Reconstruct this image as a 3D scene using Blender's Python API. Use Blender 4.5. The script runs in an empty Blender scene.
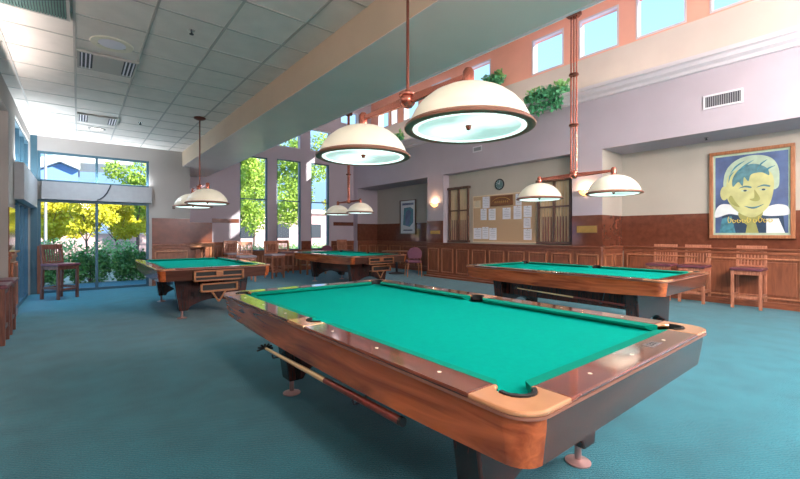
import bpy, bmesh, math, random
from mathutils import Vector, Matrix
random.seed(7)
PI = math.pi
sc = bpy.context.scene
COL = sc.collection

# ---------------------------------------------------------------- camera
cd = bpy.data.cameras.new('camera'); cam = bpy.data.objects.new('camera', cd); COL.objects.link(cam)
YAW = math.radians(38.83)
cam.location = (0, 0, 1.30); cam.rotation_euler = (PI/2, 0, -YAW)
cd.sensor_width = 36; cd.lens = 18.0; cd.shift_y = -5.5/800; cd.clip_start = .05; cd.clip_end = 400
sc.camera = cam

# ---------------------------------------------------------------- sky, sun, exposure
w = bpy.data.worlds.new('sky'); sc.world = w; w.use_nodes = True
nt = w.node_tree; nt.nodes.clear()
wo = nt.nodes.new('ShaderNodeOutputWorld'); bg = nt.nodes.new('ShaderNodeBackground')
tc = nt.nodes.new('ShaderNodeTexCoord'); sx = nt.nodes.new('ShaderNodeSeparateXYZ'); cr = nt.nodes.new('ShaderNodeValToRGB')
nt.links.new(tc.outputs['Generated'], sx.inputs[0]); nt.links.new(sx.outputs['Z'], cr.inputs[0])
cr.color_ramp.elements[0].position = 0.0; cr.color_ramp.elements[0].color = (.30, .46, .84, 1)
cr.color_ramp.elements[1].position = 0.7; cr.color_ramp.elements[1].color = (.22, .50, .95, 1)
e_ = cr.color_ramp.elements.new(.34); e_.color = (.38, .68, 1.0, 1)
nt.links.new(cr.outputs[0], bg.inputs[0]); bg.inputs[1].default_value = 1.25
nt.links.new(bg.outputs[0], wo.inputs[0])

sd = bpy.data.lights.new('sun', 'SUN'); so = bpy.data.objects.new('sun', sd); COL.objects.link(so)
sd.energy = 7.5; sd.color = (1, .95, .84); sd.angle = math.radians(.6)
SUN_DIR = Vector((-4.15, 6.0, -3.3)).normalized()
so.rotation_euler = SUN_DIR.to_track_quat('-Z', 'Y').to_euler(); so.location = (14, -8, 14)

def area(name, loc, rot, sx_, sy_, power, col=(1, 1, 1)):
    l = bpy.data.lights.new(name, 'AREA'); l.shape = 'RECTANGLE'; l.size = sx_; l.size_y = sy_; l.energy = power; l.color = col
    o = bpy.data.objects.new(name, l); COL.objects.link(o); o.location = loc; o.rotation_euler = rot
    return o
SLOPE = .565
YW_ = 11.7
def slope_z(x): return 3.07+(x-3.08)*SLOPE
# opal globes added as unseen fill behind the viewer (their fixtures are built below)
FILL_GLOBES = [(.3, -3.0, 2.75, 110), (.3, -1.2, 2.75, 110), (5.2, -2.9, 3.5, 300), (7.3, -2.9, 3.7, 120), (5.2, -1.0, 3.3, 300), (7.3, -.9, 3.7, 40)]
for gx, gy, gz, gp in FILL_GLOBES:
    l = bpy.data.lights.new('fill_globe_light', 'POINT'); l.energy = gp; l.color = (1, .91, .82); l.shadow_soft_size = .19
    o = bpy.data.objects.new('fill_globe_light', l); COL.objects.link(o); o.location = (gx, gy, gz)

# added unseen uplights on header boxes and left-niche cornice, to brighten the ceiling
area('fill_uplight', (-.74, 10.2, 2.50), (PI, 0, 0), .06, 2.5, 34, (.86, .94, 1))
area('fill_uplight', (.40, YW_-.05, 2.49), (PI, 0, 0), 1.9, .05, 22, (.86, .94, 1))
area('fill_uplight', (-1.0, 2.2, 2.63), (PI, 0, 0), .08, 9.5, 135, (1, .90, .84))
vs = sc.view_settings
vs.view_transform = 'Standard'; vs.look = 'None'; vs.exposure = 0.54; vs.gamma = 1; vs.use_curve_mapping = False
sc.display_settings.display_device = 'sRGB'

# ---------------------------------------------------------------- materials
def lin(c):
    return tuple(((v/255)/12.92 if v/255 <= .04045 else ((v/255+.055)/1.055)**2.4) for v in c)+(1,)
MAT = {}
def pm(name, rgb, rough=.6, metal=0, coat=0, var=.08, scale=12, bump=0, bscale=200, emit=None, estr=0, sheen=0, spec=.5):
    m = bpy.data.materials.new(name); m.use_nodes = True; MAT[name] = m
    n = m.node_tree; b = n.nodes['Principled BSDF']
    b.inputs['Roughness'].default_value = rough; b.inputs['Metallic'].default_value = metal
    b.inputs['Coat Weight'].default_value = coat; b.inputs['Coat Roughness'].default_value = .08
    b.inputs['Specular IOR Level'].default_value = spec
    if sheen: b.inputs['Sheen Weight'].default_value = sheen
    t = n.nodes.new('ShaderNodeTexCoord'); ns = n.nodes.new('ShaderNodeTexNoise'); ns.inputs['Scale'].default_value = scale
    ns.inputs['Detail'].default_value = 4
    n.links.new(t.outputs['Object'], ns.inputs['Vector'])
    r = n.nodes.new('ShaderNodeValToRGB'); c = lin(rgb)
    r.color_ramp.elements[0].position = .3; r.color_ramp.elements[1].position = .7
    r.color_ramp.elements[0].color = tuple(min(1, v*(1-var)) for v in c[:3])+(1,)
    r.color_ramp.elements[1].color = tuple(min(1, v*(1+var)) for v in c[:3])+(1,)
    n.links.new(ns.outputs[0], r.inputs[0]); n.links.new(r.outputs[0], b.inputs['Base Color'])
    if bump:
        n2 = n.nodes.new('ShaderNodeTexNoise'); n2.inputs['Scale'].default_value = bscale
        n.links.new(t.outputs['Object'], n2.inputs['Vector'])
        bp = n.nodes.new('ShaderNodeBump'); bp.inputs['Strength'].default_value = bump; bp.inputs['Distance'].default_value = .004
        n.links.new(n2.outputs[0], bp.inputs['Height']); n.links.new(bp.outputs[0], b.inputs['Normal'])
    if emit:
        b.inputs['Emission Color'].default_value = lin(emit); b.inputs['Emission Strength'].default_value = estr
    return m
def wood(name, dark, light, axis='Y', rough=.3, coat=.4, scale=3.0, stretch=9):
    m = bpy.data.materials.new(name); m.use_nodes = True; MAT[name] = m
    n = m.node_tree; b = n.nodes['Principled BSDF']
    b.inputs['Roughness'].default_value = rough; b.inputs['Coat Weight'].default_value = coat; b.inputs['Coat Roughness'].default_value = .07
    t = n.nodes.new('ShaderNodeTexCoord'); mp = n.nodes.new('ShaderNodeMapping')
    s = {'X': (1, stretch, stretch), 'Y': (stretch, 1, stretch), 'Z': (stretch, stretch, 1)}[axis]
    mp.inputs['Scale'].default_value = s
    n.links.new(t.outputs['Object'], mp.inputs[0])
    ns = n.nodes.new('ShaderNodeTexNoise'); ns.inputs['Scale'].default_value = scale; ns.inputs['Detail'].default_value = 7; ns.inputs['Distortion'].default_value = 1.2
    n.links.new(mp.outputs[0], ns.inputs['Vector'])
    r = n.nodes.new('ShaderNodeValToRGB'); r.color_ramp.elements[0].position = .28; r.color_ramp.elements[1].position = .74
    r.color_ramp.elements[0].color = lin(dark); r.color_ramp.elements[1].color = lin(light)
    n.links.new(ns.outputs[0], r.inputs[0]); n.links.new(r.outputs[0], b.inputs['Base Color'])
    return m
def glass(name, tint=(.97, .99, 1), refl=.004):
    m = bpy.data.materials.new(name); m.use_nodes = True; MAT[name] = m
    n = m.node_tree; n.nodes.clear(); o = n.nodes.new('ShaderNodeOutputMaterial'); mx = n.nodes.new('ShaderNodeMixShader')
    a = n.nodes.new('ShaderNodeBsdfTransparent'); g = n.nodes.new('ShaderNodeBsdfGlossy')
    a.inputs[0].default_value = tint+(1,); g.inputs['Roughness'].default_value = .02
    mx.inputs[0].default_value = refl
    n.links.new(a.outputs[0], mx.inputs[1]); n.links.new(g.outputs[0], mx.inputs[2]); n.links.new(mx.outputs[0], o.inputs[0])
    return m
def carpet_mat():
    m = pm('carpet', (36, 118, 136), .95, var=.14, scale=3.5, sheen=.2, spec=.1)
    n = m.node_tree; b = n.nodes['Principled BSDF']; t = n.nodes['Texture Coordinate']
    wv = n.nodes.new('ShaderNodeTexWave'); wv.inputs['Scale'].default_value = 22; wv.inputs['Distortion'].default_value = 1.2
    wv.bands_direction = 'DIAGONAL'; wv.inputs['Detail Scale'].default_value = 3
    ns = n.nodes.new('ShaderNodeTexNoise'); ns.inputs['Scale'].default_value = 110; ns.inputs['Detail'].default_value = 3
    n.links.new(t.outputs['Object'], wv.inputs[0]); n.links.new(t.outputs['Object'], ns.inputs['Vector'])
    ad = n.nodes.new('ShaderNodeMath'); ad.operation = 'ADD'
    mu = n.nodes.new('ShaderNodeMath'); mu.operation = 'MULTIPLY'; mu.inputs[1].default_value = .14
    n.links.new(wv.outputs[1], mu.inputs[0]); n.links.new(mu.outputs[0], ad.inputs[0]); n.links.new(ns.outputs[0], ad.inputs[1])
    bp = n.nodes.new('ShaderNodeBump'); bp.inputs['Strength'].default_value = .6; bp.inputs['Distance'].default_value = .012
    n.links.new(ad.outputs[0], bp.inputs['Height']); n.links.new(bp.outputs[0], b.inputs['Normal'])
    # fibre speckle
    r = [x for x in n.nodes if x.type == 'VALTORGB'][0]
    mix = n.nodes.new('ShaderNodeMixRGB'); mix.blend_type = 'MULTIPLY'; mix.inputs[0].default_value = .55
    r2 = n.nodes.new('ShaderNodeValToRGB'); r2.color_ramp.elements[0].position = .35; r2.color_ramp.elements[1].position = .65
    r2.color_ramp.elements[0].color = (.42, .5, .54, 1); r2.color_ramp.elements[1].color = (1.4, 1.3, 1.26, 1)
    n.links.new(ns.outputs[0], r2.inputs[0]); n.links.new(r.outputs[0], mix.inputs[1]); n.links.new(r2.outputs[0], mix.inputs[2])
    n.links.new(mix.outputs[0], b.inputs['Base Color'])
carpet_mat()
pm('wall_paint', (188, 178, 190), .85, var=.03, scale=2)
pm('wall_grey', (166, 161, 158), .85, var=.03, scale=2)
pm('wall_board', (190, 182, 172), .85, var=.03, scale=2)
pm('coral_paint', (240, 178, 158), .85, var=.04, scale=2)
pm('cream_paint', (212, 204, 198), .8, var=.03, scale=2)
pm('crown_white', (214, 208, 216), .6, var=.02)
pm('tile', (222, 214, 208), .9, var=.05, scale=5, bump=.3, bscale=300)
pm('tile_grid', (176, 172, 168), .6, var=.02)
pm('beam_paint', (196, 176, 154), .7, var=.03, scale=3)
pm('soffit_paint', (236, 218, 208), .3, var=.03, scale=2)
pm('slope_paint', (236, 230, 228), .8, var=.03)
pm('granite', (112, 64, 48), .10, coat=.5, var=.2, scale=9)
wood('wainscot', (118, 66, 46), (156, 94, 66), 'Z', .34, .25, 2.2, 7)
wood('wainscot_rail', (118, 64, 44), (164, 100, 72), 'Y', .3, .3, 3)
wood('wainscot_frame', (152, 94, 66), (196, 132, 98), 'Z', .3, .3, 2.2, 7)
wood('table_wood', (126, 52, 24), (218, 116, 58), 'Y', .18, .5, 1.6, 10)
wood('table_wood_shaded', (70, 40, 32), (100, 60, 46), 'X', .2, .45, 2.2)  # same wood as the long sides; shade of the ends put into the colour
wood('rail_wood', (74, 34, 26), (136, 74, 56), 'Y', .10, .9, 2.5)
wood('rail_wood_x', (74, 34, 26), (136, 74, 56), 'X', .10, .9, 2.5)
wood('dark_wood', (44, 20, 18), (84, 40, 32), 'Z', .25, .5, 3)
wood('stool_wood', (150, 88, 66), (206, 140, 110), 'Z', .4, .2, 4)
wood('stool_dark', (84, 48, 40), (134, 86, 70), 'Z', .4, .2, 4)
wood('slat_wood', (136, 80, 48), (192, 130, 84), 'X', .35, .3, 4)
wood('frame_oak', (150, 92, 60), (196, 132, 92), 'Z', .35, .3, 4)
wood('rack_wood', (78, 52, 44), (122, 88, 72), 'Z', .35, .3, 4)
pm('casting', (228, 164, 120), .16, metal=.35, coat=.6, var=.08, scale=6)
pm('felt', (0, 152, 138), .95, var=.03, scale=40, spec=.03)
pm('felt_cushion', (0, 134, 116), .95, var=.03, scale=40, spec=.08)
pm('rubber', (16, 18, 22), .6)
pm('copper', (198, 118, 100), .24, metal=.8, coat=.3, var=.08)
pm('rim_bronze', (158, 108, 90), .42, metal=.25, var=.06)
pm('ring_glow', (240, 250, 246), .4, emit=(240, 255, 250), estr=.9)
pm('dark_copper', (120, 68, 56), .3, metal=.7, var=.08)
pm('foot_metal', (196, 158, 156), .3, metal=.5, var=.05)
pm('seat_vinyl', (108, 58, 72), .4, coat=.2, var=.08)
pm('seat_grey', (176, 162, 172), .45, var=.06)
pm('purple_fabric', (118, 68, 92), .7, var=.08)
pm('teal_metal', (62, 96, 112), .4, metal=.3, var=.05)
pm('dark_metal', (42, 48, 58), .45, metal=.3)
pm('valance', (158, 160, 166), .55, var=.04)
pm('chrome', (190, 190, 196), .2, metal=.9)
pm('black', (14, 14, 16), .5)
pm('paper', (236, 236, 246), .8, var=.02)
pm('paper_cream', (226, 206, 176), .8, var=.02)
pm('cork', (198, 166, 134), .9, var=.1, scale=60)
pm('gold', (206, 164, 92), .35, metal=.5)
pm('sign_wood', (130, 84, 56), .5, var=.15)
pm('clock_face', (96, 128, 130), .5, var=.1)
pm('vent_white', (226, 222, 232), .5, var=.02)
pm('vent_dark', (58, 60, 74), .6)
pm('vent_green', (92, 124, 120), .6)
pm('ivory', (222, 214, 196), .4)
pm('leaf', (100, 184, 134), .5, var=.35, scale=9)
pm('leaf2', (140, 196, 120), .5, var=.3, scale=9)
pm('tree_yellow', (232, 218, 60), .6, var=.3, scale=1.2)
pm('tree_green', (164, 190, 74), .6, var=.4, scale=1.2)
pm('hedge', (88, 140, 70), .6, var=.5, scale=4)
pm('trunk', (112, 94, 84), .9, var=.3)
pm('ground', (176, 168, 146), .9, var=.15, scale=2)
pm('stucco_pink', (224, 186, 186), .9, var=.04)
pm('stucco_blue', (126, 164, 226), .8, var=.04)
pm('eave_white', (244, 240, 238), .8)
pm('pale_cue', (222, 190, 142), .3, coat=.4, var=.05)
pm('cue_butt', (116, 44, 34), .3, coat=.5, var=.3, scale=30)
pm('clock_black', (30, 34, 38), .4)
pm('rack_back', (226, 206, 176), .8, var=.05)
pm('dome_glass', (236, 232, 214), .35, coat=.2, var=.02, emit=(255, 240, 214), estr=.16)
pm('panel_glow', (250, 246, 238), .5, emit=(255, 244, 226), estr=3)
pm('cove_glow', (250, 240, 220), .5, emit=(255, 236, 212), estr=11)
pm('sconce_glow', (250, 226, 190), .5, emit=(255, 190, 110), estr=2.0)
pm('poster_blue', (84, 104, 148), .35, coat=.5, var=.35, scale=3)
pm('poster_skin', (196, 196, 138), .5, var=.14, scale=6)
pm('poster_hair', (84, 128, 140), .5, var=.3, scale=10)
pm('poster_pale', (178, 198, 176), .5, var=.12, scale=8)
pm('poster_white', (226, 232, 236), .5, var=.05)
pm('poster_dark', (44, 66, 92), .5, var=.2)
pm('poster_teal', (72, 132, 150), .5, var=.3, scale=14)
pm('poster_yellow', (222, 196, 96), .5)
pm('poster_shade', (158, 158, 96), .5, var=.1)
glass('pane')
m = bpy.data.materials.new('opal_glass'); m.use_nodes = True; MAT['opal_glass'] = m  # glowing shell of the added fill globes
n = m.node_tree; n.nodes.clear(); o_ = n.nodes.new('ShaderNodeOutputMaterial'); em = n.nodes.new('ShaderNodeEmission'); tr = n.nodes.new('ShaderNodeBsdfTransparent'); ad = n.nodes.new('ShaderNodeAddShader')
em.inputs[0].default_value = (1, .95, .9, 1); em.inputs[1].default_value = .5
n.links.new(em.outputs[0], ad.inputs[0]); n.links.new(tr.outputs[0], ad.inputs[1]); n.links.new(ad.outputs[0], o_.inputs[0])
# lamp lens: frosted glass lit by two bulbs
m = pm('lens_glow', (214, 238, 232), .35, var=.02)
n = m.node_tree; b = n.nodes['Principled BSDF']; t = n.nodes['Texture Coordinate']
prev = None
for yy in (-.15, .15):
    vd = n.nodes.new('ShaderNodeVectorMath'); vd.operation = 'DISTANCE'; vd.inputs[1].default_value = (0, yy, .03)
    n.links.new(t.outputs['Object'], vd.inputs[0])
    mr = n.nodes.new('ShaderNodeMapRange'); mr.inputs['From Min'].default_value = .03; mr.inputs['From Max'].default_value = .21
    mr.inputs['To Min'].default_value = 1; mr.inputs['To Max'].default_value = 0; n.links.new(vd.outputs['Value'], mr.inputs['Value'])
    if prev:
        a = n.nodes.new('ShaderNodeMath'); a.operation = 'ADD'; n.links.new(prev.outputs[0], a.inputs[0]); n.links.new(mr.outputs[0], a.inputs[1]); prev = a
    else: prev = mr
mm = n.nodes.new('ShaderNodeMath'); mm.operation = 'MULTIPLY_ADD'; mm.inputs[1].default_value = .9; mm.inputs[2].default_value = .36
n.links.new(prev.outputs[0], mm.inputs[0]); n.links.new(mm.outputs[0], b.inputs['Emission Strength'])
b.inputs['Emission Color'].default_value = lin((226, 250, 244))

# ---------------------------------------------------------------- mesh helpers
def BM(): return bmesh.new()
def bx(bm, x0, x1, y0, y1, z0, z1):
    v = [bm.verts.new(p) for p in [(x0, y0, z0), (x1, y0, z0), (x1, y1, z0), (x0, y1, z0), (x0, y0, z1), (x1, y0, z1), (x1, y1, z1), (x0, y1, z1)]]
    for f in ((3, 2, 1, 0), (4, 5, 6, 7), (0, 1, 5, 4), (1, 2, 6, 5), (2, 3, 7, 6), (3, 0, 4, 7)): bm.faces.new([v[i] for i in f])
def poly(bm, pts, a, b, plane='XY'):
    """extruded polygon; plane XY extrudes z a..b, XZ extrudes y, YZ extrudes x"""
    def P(p, h):
        return {'XY': (p[0], p[1], h), 'XZ': (p[0], h, p[1]), 'YZ': (h, p[0], p[1])}[plane]
    A = [bm.verts.new(P(p, a)) for p in pts]; B = [bm.verts.new(P(p, b)) for p in pts]
    bm.faces.new(A[::-1]); bm.faces.new(B)
    k = len(pts)
    for i in range(k): bm.faces.new([A[i], A[(i+1) % k], B[(i+1) % k], B[i]])
def lathe(bm, prof, c=(0, 0, 0), seg=24, close=False):
    rings = []
    for r, z in prof:
        rings.append([bm.verts.new((c[0]+r*math.cos(2*PI*i/seg), c[1]+r*math.sin(2*PI*i/seg), c[2]+z)) for i in range(seg)] if r > 1e-6 else [bm.verts.new((c[0], c[1], c[2]+z))])
    for a, b in zip(rings, rings[1:]):
        for i in range(seg):
            j = (i+1) % seg
            if len(a) == 1 and len(b) == 1: continue
            if len(a) == 1: bm.faces.new([a[0], b[i], b[j]])
            elif len(b) == 1: bm.faces.new([a[i], b[0], a[j]])
            else: bm.faces.new([a[i], b[i], b[j], a[j]])
def tube(bm, p0, p1, r0, r1=None, seg=10, caps=True):
    r1 = r0 if r1 is None else r1
    p0 = Vector(p0); p1 = Vector(p1); d = (p1-p0).normalized()
    u = d.orthogonal().normalized(); v = d.cross(u)
    A = [bm.verts.new(p0+(u*math.cos(2*PI*i/seg)+v*math.sin(2*PI*i/seg))*r0) for i in range(seg)]
    B = [bm.verts.new(p1+(u*math.cos(2*PI*i/seg)+v*math.sin(2*PI*i/seg))*r1) for i in range(seg)]
    for i in range(seg): bm.faces.new([A[i], A[(i+1) % seg], B[(i+1) % seg], B[i]])
    if caps: bm.faces.new(A[::-1]); bm.faces.new(B)
def path(bm, pts, r, seg=8):
    for a, b in zip(pts, pts[1:]): tube(bm, a, b, r, r, seg)
def obj(name, bm, mat, parent=None, smooth=False, bevel=0, loc=None):
    bmesh.ops.recalc_face_normals(bm, faces=bm.faces)
    me = bpy.data.meshes.new(name); bm.to_mesh(me); bm.free()
    me.materials.append(MAT[mat])
    o = bpy.data.objects.new(name, me); COL.objects.link(o)
    if parent: o.parent = parent
    if loc: o.location = loc
    if smooth:
        for p in me.polygons: p.use_smooth = True
        try: me.set_sharp_from_angle(angle=math.radians(40))
        except Exception: pass
    if bevel:
        md = o.modifiers.new('bevel', 'BEVEL'); md.width = bevel; md.segments = 2; md.limit_method = 'ANGLE'; md.angle_limit = math.radians(40)
    return o
def tag(o, label, cat, group=None, kind=None):
    if label: o['label'] = label
    if cat: o['category'] = cat
    if group: o['group'] = group
    if kind: o['kind'] = kind
    return o
def thing(name, label, cat, loc=(0, 0, 0), rz=0, group=None):
    o = bpy.data.objects.new(name, None); COL.objects.link(o); o.empty_display_size = .1
    o.location = loc; o.rotation_euler = (0, 0, rz)
    return tag(o, label, cat, group)
def struct(name, bm, mat, parent=None, **k):
    o = obj(name, bm, mat, parent, **k)
    if not parent: o['kind'] = 'structure'
    return o
def dup(root, loc, rz, label, group=None):
    def rec(o, parent):
        c = o.copy(); COL.objects.link(c); c.parent = parent
        for ch in o.children: rec(ch, c)
        return c
    r = rec(root, None); r.location = loc; r.rotation_euler = (0, 0, rz); r['label'] = label
    if group: r['group'] = group
    return r
def one_box(name, b, mat, parent=None, bevel=0):
    bm = BM(); bx(bm, *b); return obj(name, bm, mat, parent, bevel=bevel)

# ---------------------------------------------------------------- room shell
YF, YW, XR, XC, XB, ZL = 13.5, 11.7, 8.5, 9.35, 9.45, 3.44
YB = -4.0
bm = BM(); bx(bm, -1.4, 10.0, YB-.2, YF+.02, -.1, 0); struct('floor', bm, 'carpet')

def wall_cells(bm, u0, u1, z0, z1, holes, put):
    us = sorted({u0, u1, *[h[0] for h in holes], *[h[1] for h in holes]}); zs = sorted({z0, z1, *[h[2] for h in holes], *[h[3] for h in holes]})
    for a, b in zip(us, us[1:]):
        for c, d in zip(zs, zs[1:]):
            mu, mz = (a+b)/2, (c+d)/2
            if any(h[0] < mu < h[1] and h[2] < mz < h[3] for h in holes): continue
            put(a, b, c, d)

# window wall of the low part (normal -Y)
WIN_A = [(-.69, 1.38, 2.45, 3.12), (-.69, 1.38, .0, 2.06)]
bm = BM(); wall_cells(bm, -.8, 2.3, 0, 3.6, WIN_A, lambda a, b, c, d: bx(bm, a, b, YW, YW+.2, c, d)); bx(bm, 2.1, 2.3, YW+.2, YF+.2, 0, 3.6)
struct('wall_front', bm, 'wall_grey')
# far wall of the high part
FW = [(4.13, 5.05, .74, 3.90), (5.38, 6.27, .74, 3.92), (6.67, 7.42, .74, 3.92), (5.38, 6.27, 4.36, 5.2), (6.63, 7.5, 4.36, 5.18), (7.92, 8.75, 5.6, 6.12), (4.2, 5.0, 4.36, 4.9)]
bm = BM(); wall_cells(bm, 2.3, 9.6, 0, 7.2, FW, lambda a, b, c, d: bx(bm, a, b, YF, YF+.25, c, d))
bmesh.ops.bisect_plane(bm, geom=bm.verts[:]+bm.edges[:]+bm.faces[:], plane_co=(3.08, 0, 3.52), plane_no=(-SLOPE, 0, 1), clear_outer=True)
struct('wall_far', bm, 'wall_paint')
# left wall with its niche and glazed end
bm = BM(); LW = [(9.0, 11.5, .0, 1.9), (9.0, 11.5, 2.46, 3.24)]
wall_cells(bm, 8.2, YW+.2, 0, 3.6, LW, lambda a, b, c, d: bx(bm, -1.0, -.8, a, b, c, d))
bx(bm, -1.3, -1.1, YB, 8.2, 0, 3.1); bx(bm, -1.3, -.8, YB, 8.2, 3.1, 3.6); bx(bm, -1.3, -1.0, 8.2, 8.4, 0, 3.6)
struct('wall_left', bm, 'wall_grey')
# right wall: piers, lintel, niches
bm = BM()
bx(bm, XR, 9.6, 13.2, YF, 0, 4.3); bx(bm, XR, 9.6, 8.5, 9.2, 0, 3.07); bx(bm, XR, 9.6, 3.85, 4.5, 0, 3.07)
bx(bm, XR, 9.6, YB, -.5, 0, 3.07)
bx(bm, XR, 9.6, YB, 13.2, 3.07, 4.3)
struct('wall_right', bm, 'wall_paint')
bm = BM(); bx(bm, XB, 9.6, 9.2, 13.2, 0, 3.07); bx(bm, XB, 9.6, -.5, 3.85, 0, 3.07); bx(bm, XR+.01, XB, 3.846, 3.85, 1.7, 3.07); struct('wall_niche', bm, 'wall_board')  # thin beige lining puts the pier return's shade into its colour
bm = BM(); bx(bm, XR+.25, 9.6, 4.5, 8.5, 1.04, 3.07); bx(bm, XR, 9.6, 4.5, 8.5, 0, 1.04); struct('wall_board_niche', bm, 'wall_board')
# crown moulding and ledge
bm = BM(); poly(bm, [(XR, 4.14), (XR-.05, 4.15), (XR-.06, 4.2), (XR-.13, 4.24), (XR-.15, 4.30), (XR-.2, 4.32), (XR-.2, 4.39), (XR-.16, 4.39), (XR-.16, 4.34), (XR, 4.33)], YB, YF, 'XZ')
struct('trim_1', bm, 'crown_white')
# clerestory wall
CW = [(12.3, 13.0, 5.42, 6.2), (11.75, 12.15, 5.42, 6.2), (10.55, 11.4, 5.42, 6.3), (9.0, 9.9, 5.42, 6.35), (7.4, 8.4, 5.45, 6.4), (5.16, 6.05, 5.48, 6.4), (3.87, 4.78, 5.48, 6.4), (2.6, 3.52, 5.48, 6.4), (1.2, 2.23, 5.48, 6.4)]
bm = BM(); bx(bm, XC, 9.6, YB, YF, 4.3, 5.45); struct('wall_cove', bm, 'cream_paint')
bm = BM(); wall_cells(bm, YB, YF, 5.45, 7.0, [h if h[2] > 5.45 else (h[0], h[1], 5.45, h[3]) for h in CW], lambda a, b, c, d: bx(bm, XC, 9.6, a, b, c, d)); struct('wall_clerestory', bm, 'coral_paint')
# windows of the clerestory, white frames with one pane each
def window(n, u0, u1, z0, z1, pos, axis, mat, fr=.04, dep=.08, muls=(), bars=(), off=0):
    bm = BM()
    def put(b_, a, b, c, d, e=0):
        if axis == 'X': bx(b_, pos+off+e, pos+off+dep-e, a, b, c, d)
        else: bx(b_, a, b, pos+off+e, pos+off+dep-e, c, d)
    put(bm, u0, u1, z0, z0+fr); put(bm, u0, u1, z1-fr, z1); put(bm, u0, u0+fr, z0+fr, z1-fr); put(bm, u1-fr, u1, z0+fr, z1-fr)
    for q in muls: put(bm, q-fr/2, q+fr/2, z0+fr, z1-fr, .004)
    for q in bars: put(bm, u0+fr, u1-fr, q-fr/2, q+fr/2, .006)
    o = struct('window_%d' % n, bm, mat)
    bm = BM(); put(bm, u0+fr*.5, u1-fr*.5, z0+fr*.5, z1-fr*.5, dep/2-.004)
    obj('pane', bm, 'pane', o)
    return o
wn = 1
for h in CW: window(wn, h[0]-.0, h[1]+.0, max(h[2], 5.45), h[3], XC, 'X', 'crown_white', off=-.01, dep=.1); wn += 1
for i, h in enumerate(FW):
    window(wn, *h, YF, 'Y', 'teal_metal' if i < 3 else 'crown_white', fr=.035, off=.03, bars=(2.47,) if i < 3 else ()); wn += 1
window(wn, -.69, 1.38, 2.45, 3.12, YW, 'Y', 'teal_metal', fr=.05, muls=(.34,), off=.02); wn += 1
window(wn, -.69, 1.38, .0, 2.06, YW, 'Y', 'teal_metal', fr=.055, muls=(.34,), off=.02); wn += 1
window(wn, 9.0, 11.5, 2.46, 3.24, -.9, 'X', 'teal_metal', fr=.05, muls=(9.9, 10.7)); wn += 1
window(wn, 9.0, 11.5, .0, 1.9, -.9, 'X', 'teal_metal', fr=.06, muls=(9.9, 10.7)); wn += 1
# ceilings
bm = BM(); bx(bm, -1.3, 2.15, YB, YW, ZL, ZL+.15); struct('ceiling', bm, 'tile')
bm = BM()
x = -.64
while x < 2.1: bx(bm, x-.012, x+.012, YB, YW, ZL-.008, ZL+.01); x += .61
y = YB+.31
while y < YW: bx(bm, -.8, 2.12, y-.010, y+.010, ZL-.006, ZL+.01); y += .62
struct('trim_2', bm, 'tile_grid')
bm = BM(); bx(bm, 2.12, 2.17, YB, YW, 3.07, ZL+.15); struct('trim_3', bm, 'beam_paint')
bm = BM(); bx(bm, 2.17, 3.08, YB, YF, 3.07, 3.7); bx(bm, 2.12, 2.17, YB, YW, 3.065, 3.07); struct('beam', bm, 'soffit_paint')['kind'] = 'structure'
bm = BM(); poly(bm, [(3.0, 3.07+.35), (3.08, 3.075), (9.6, slope_z(9.6)), (9.6, slope_z(9.6)+.2), (3.0, 3.62)], YB, YF, 'XZ'); struct('ceiling_sloped', bm, 'slope_paint')
bm = BM(); bx(bm, 3.07, 3.09, YB, YF, 3.062, 3.085); struct('trim_4', bm, 'crown_white')
bm = BM(); bx(bm, -1.3, 9.6, YB-.2, YB, 0, 7.0); struct('wall_back', bm, 'wall_paint')
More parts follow.
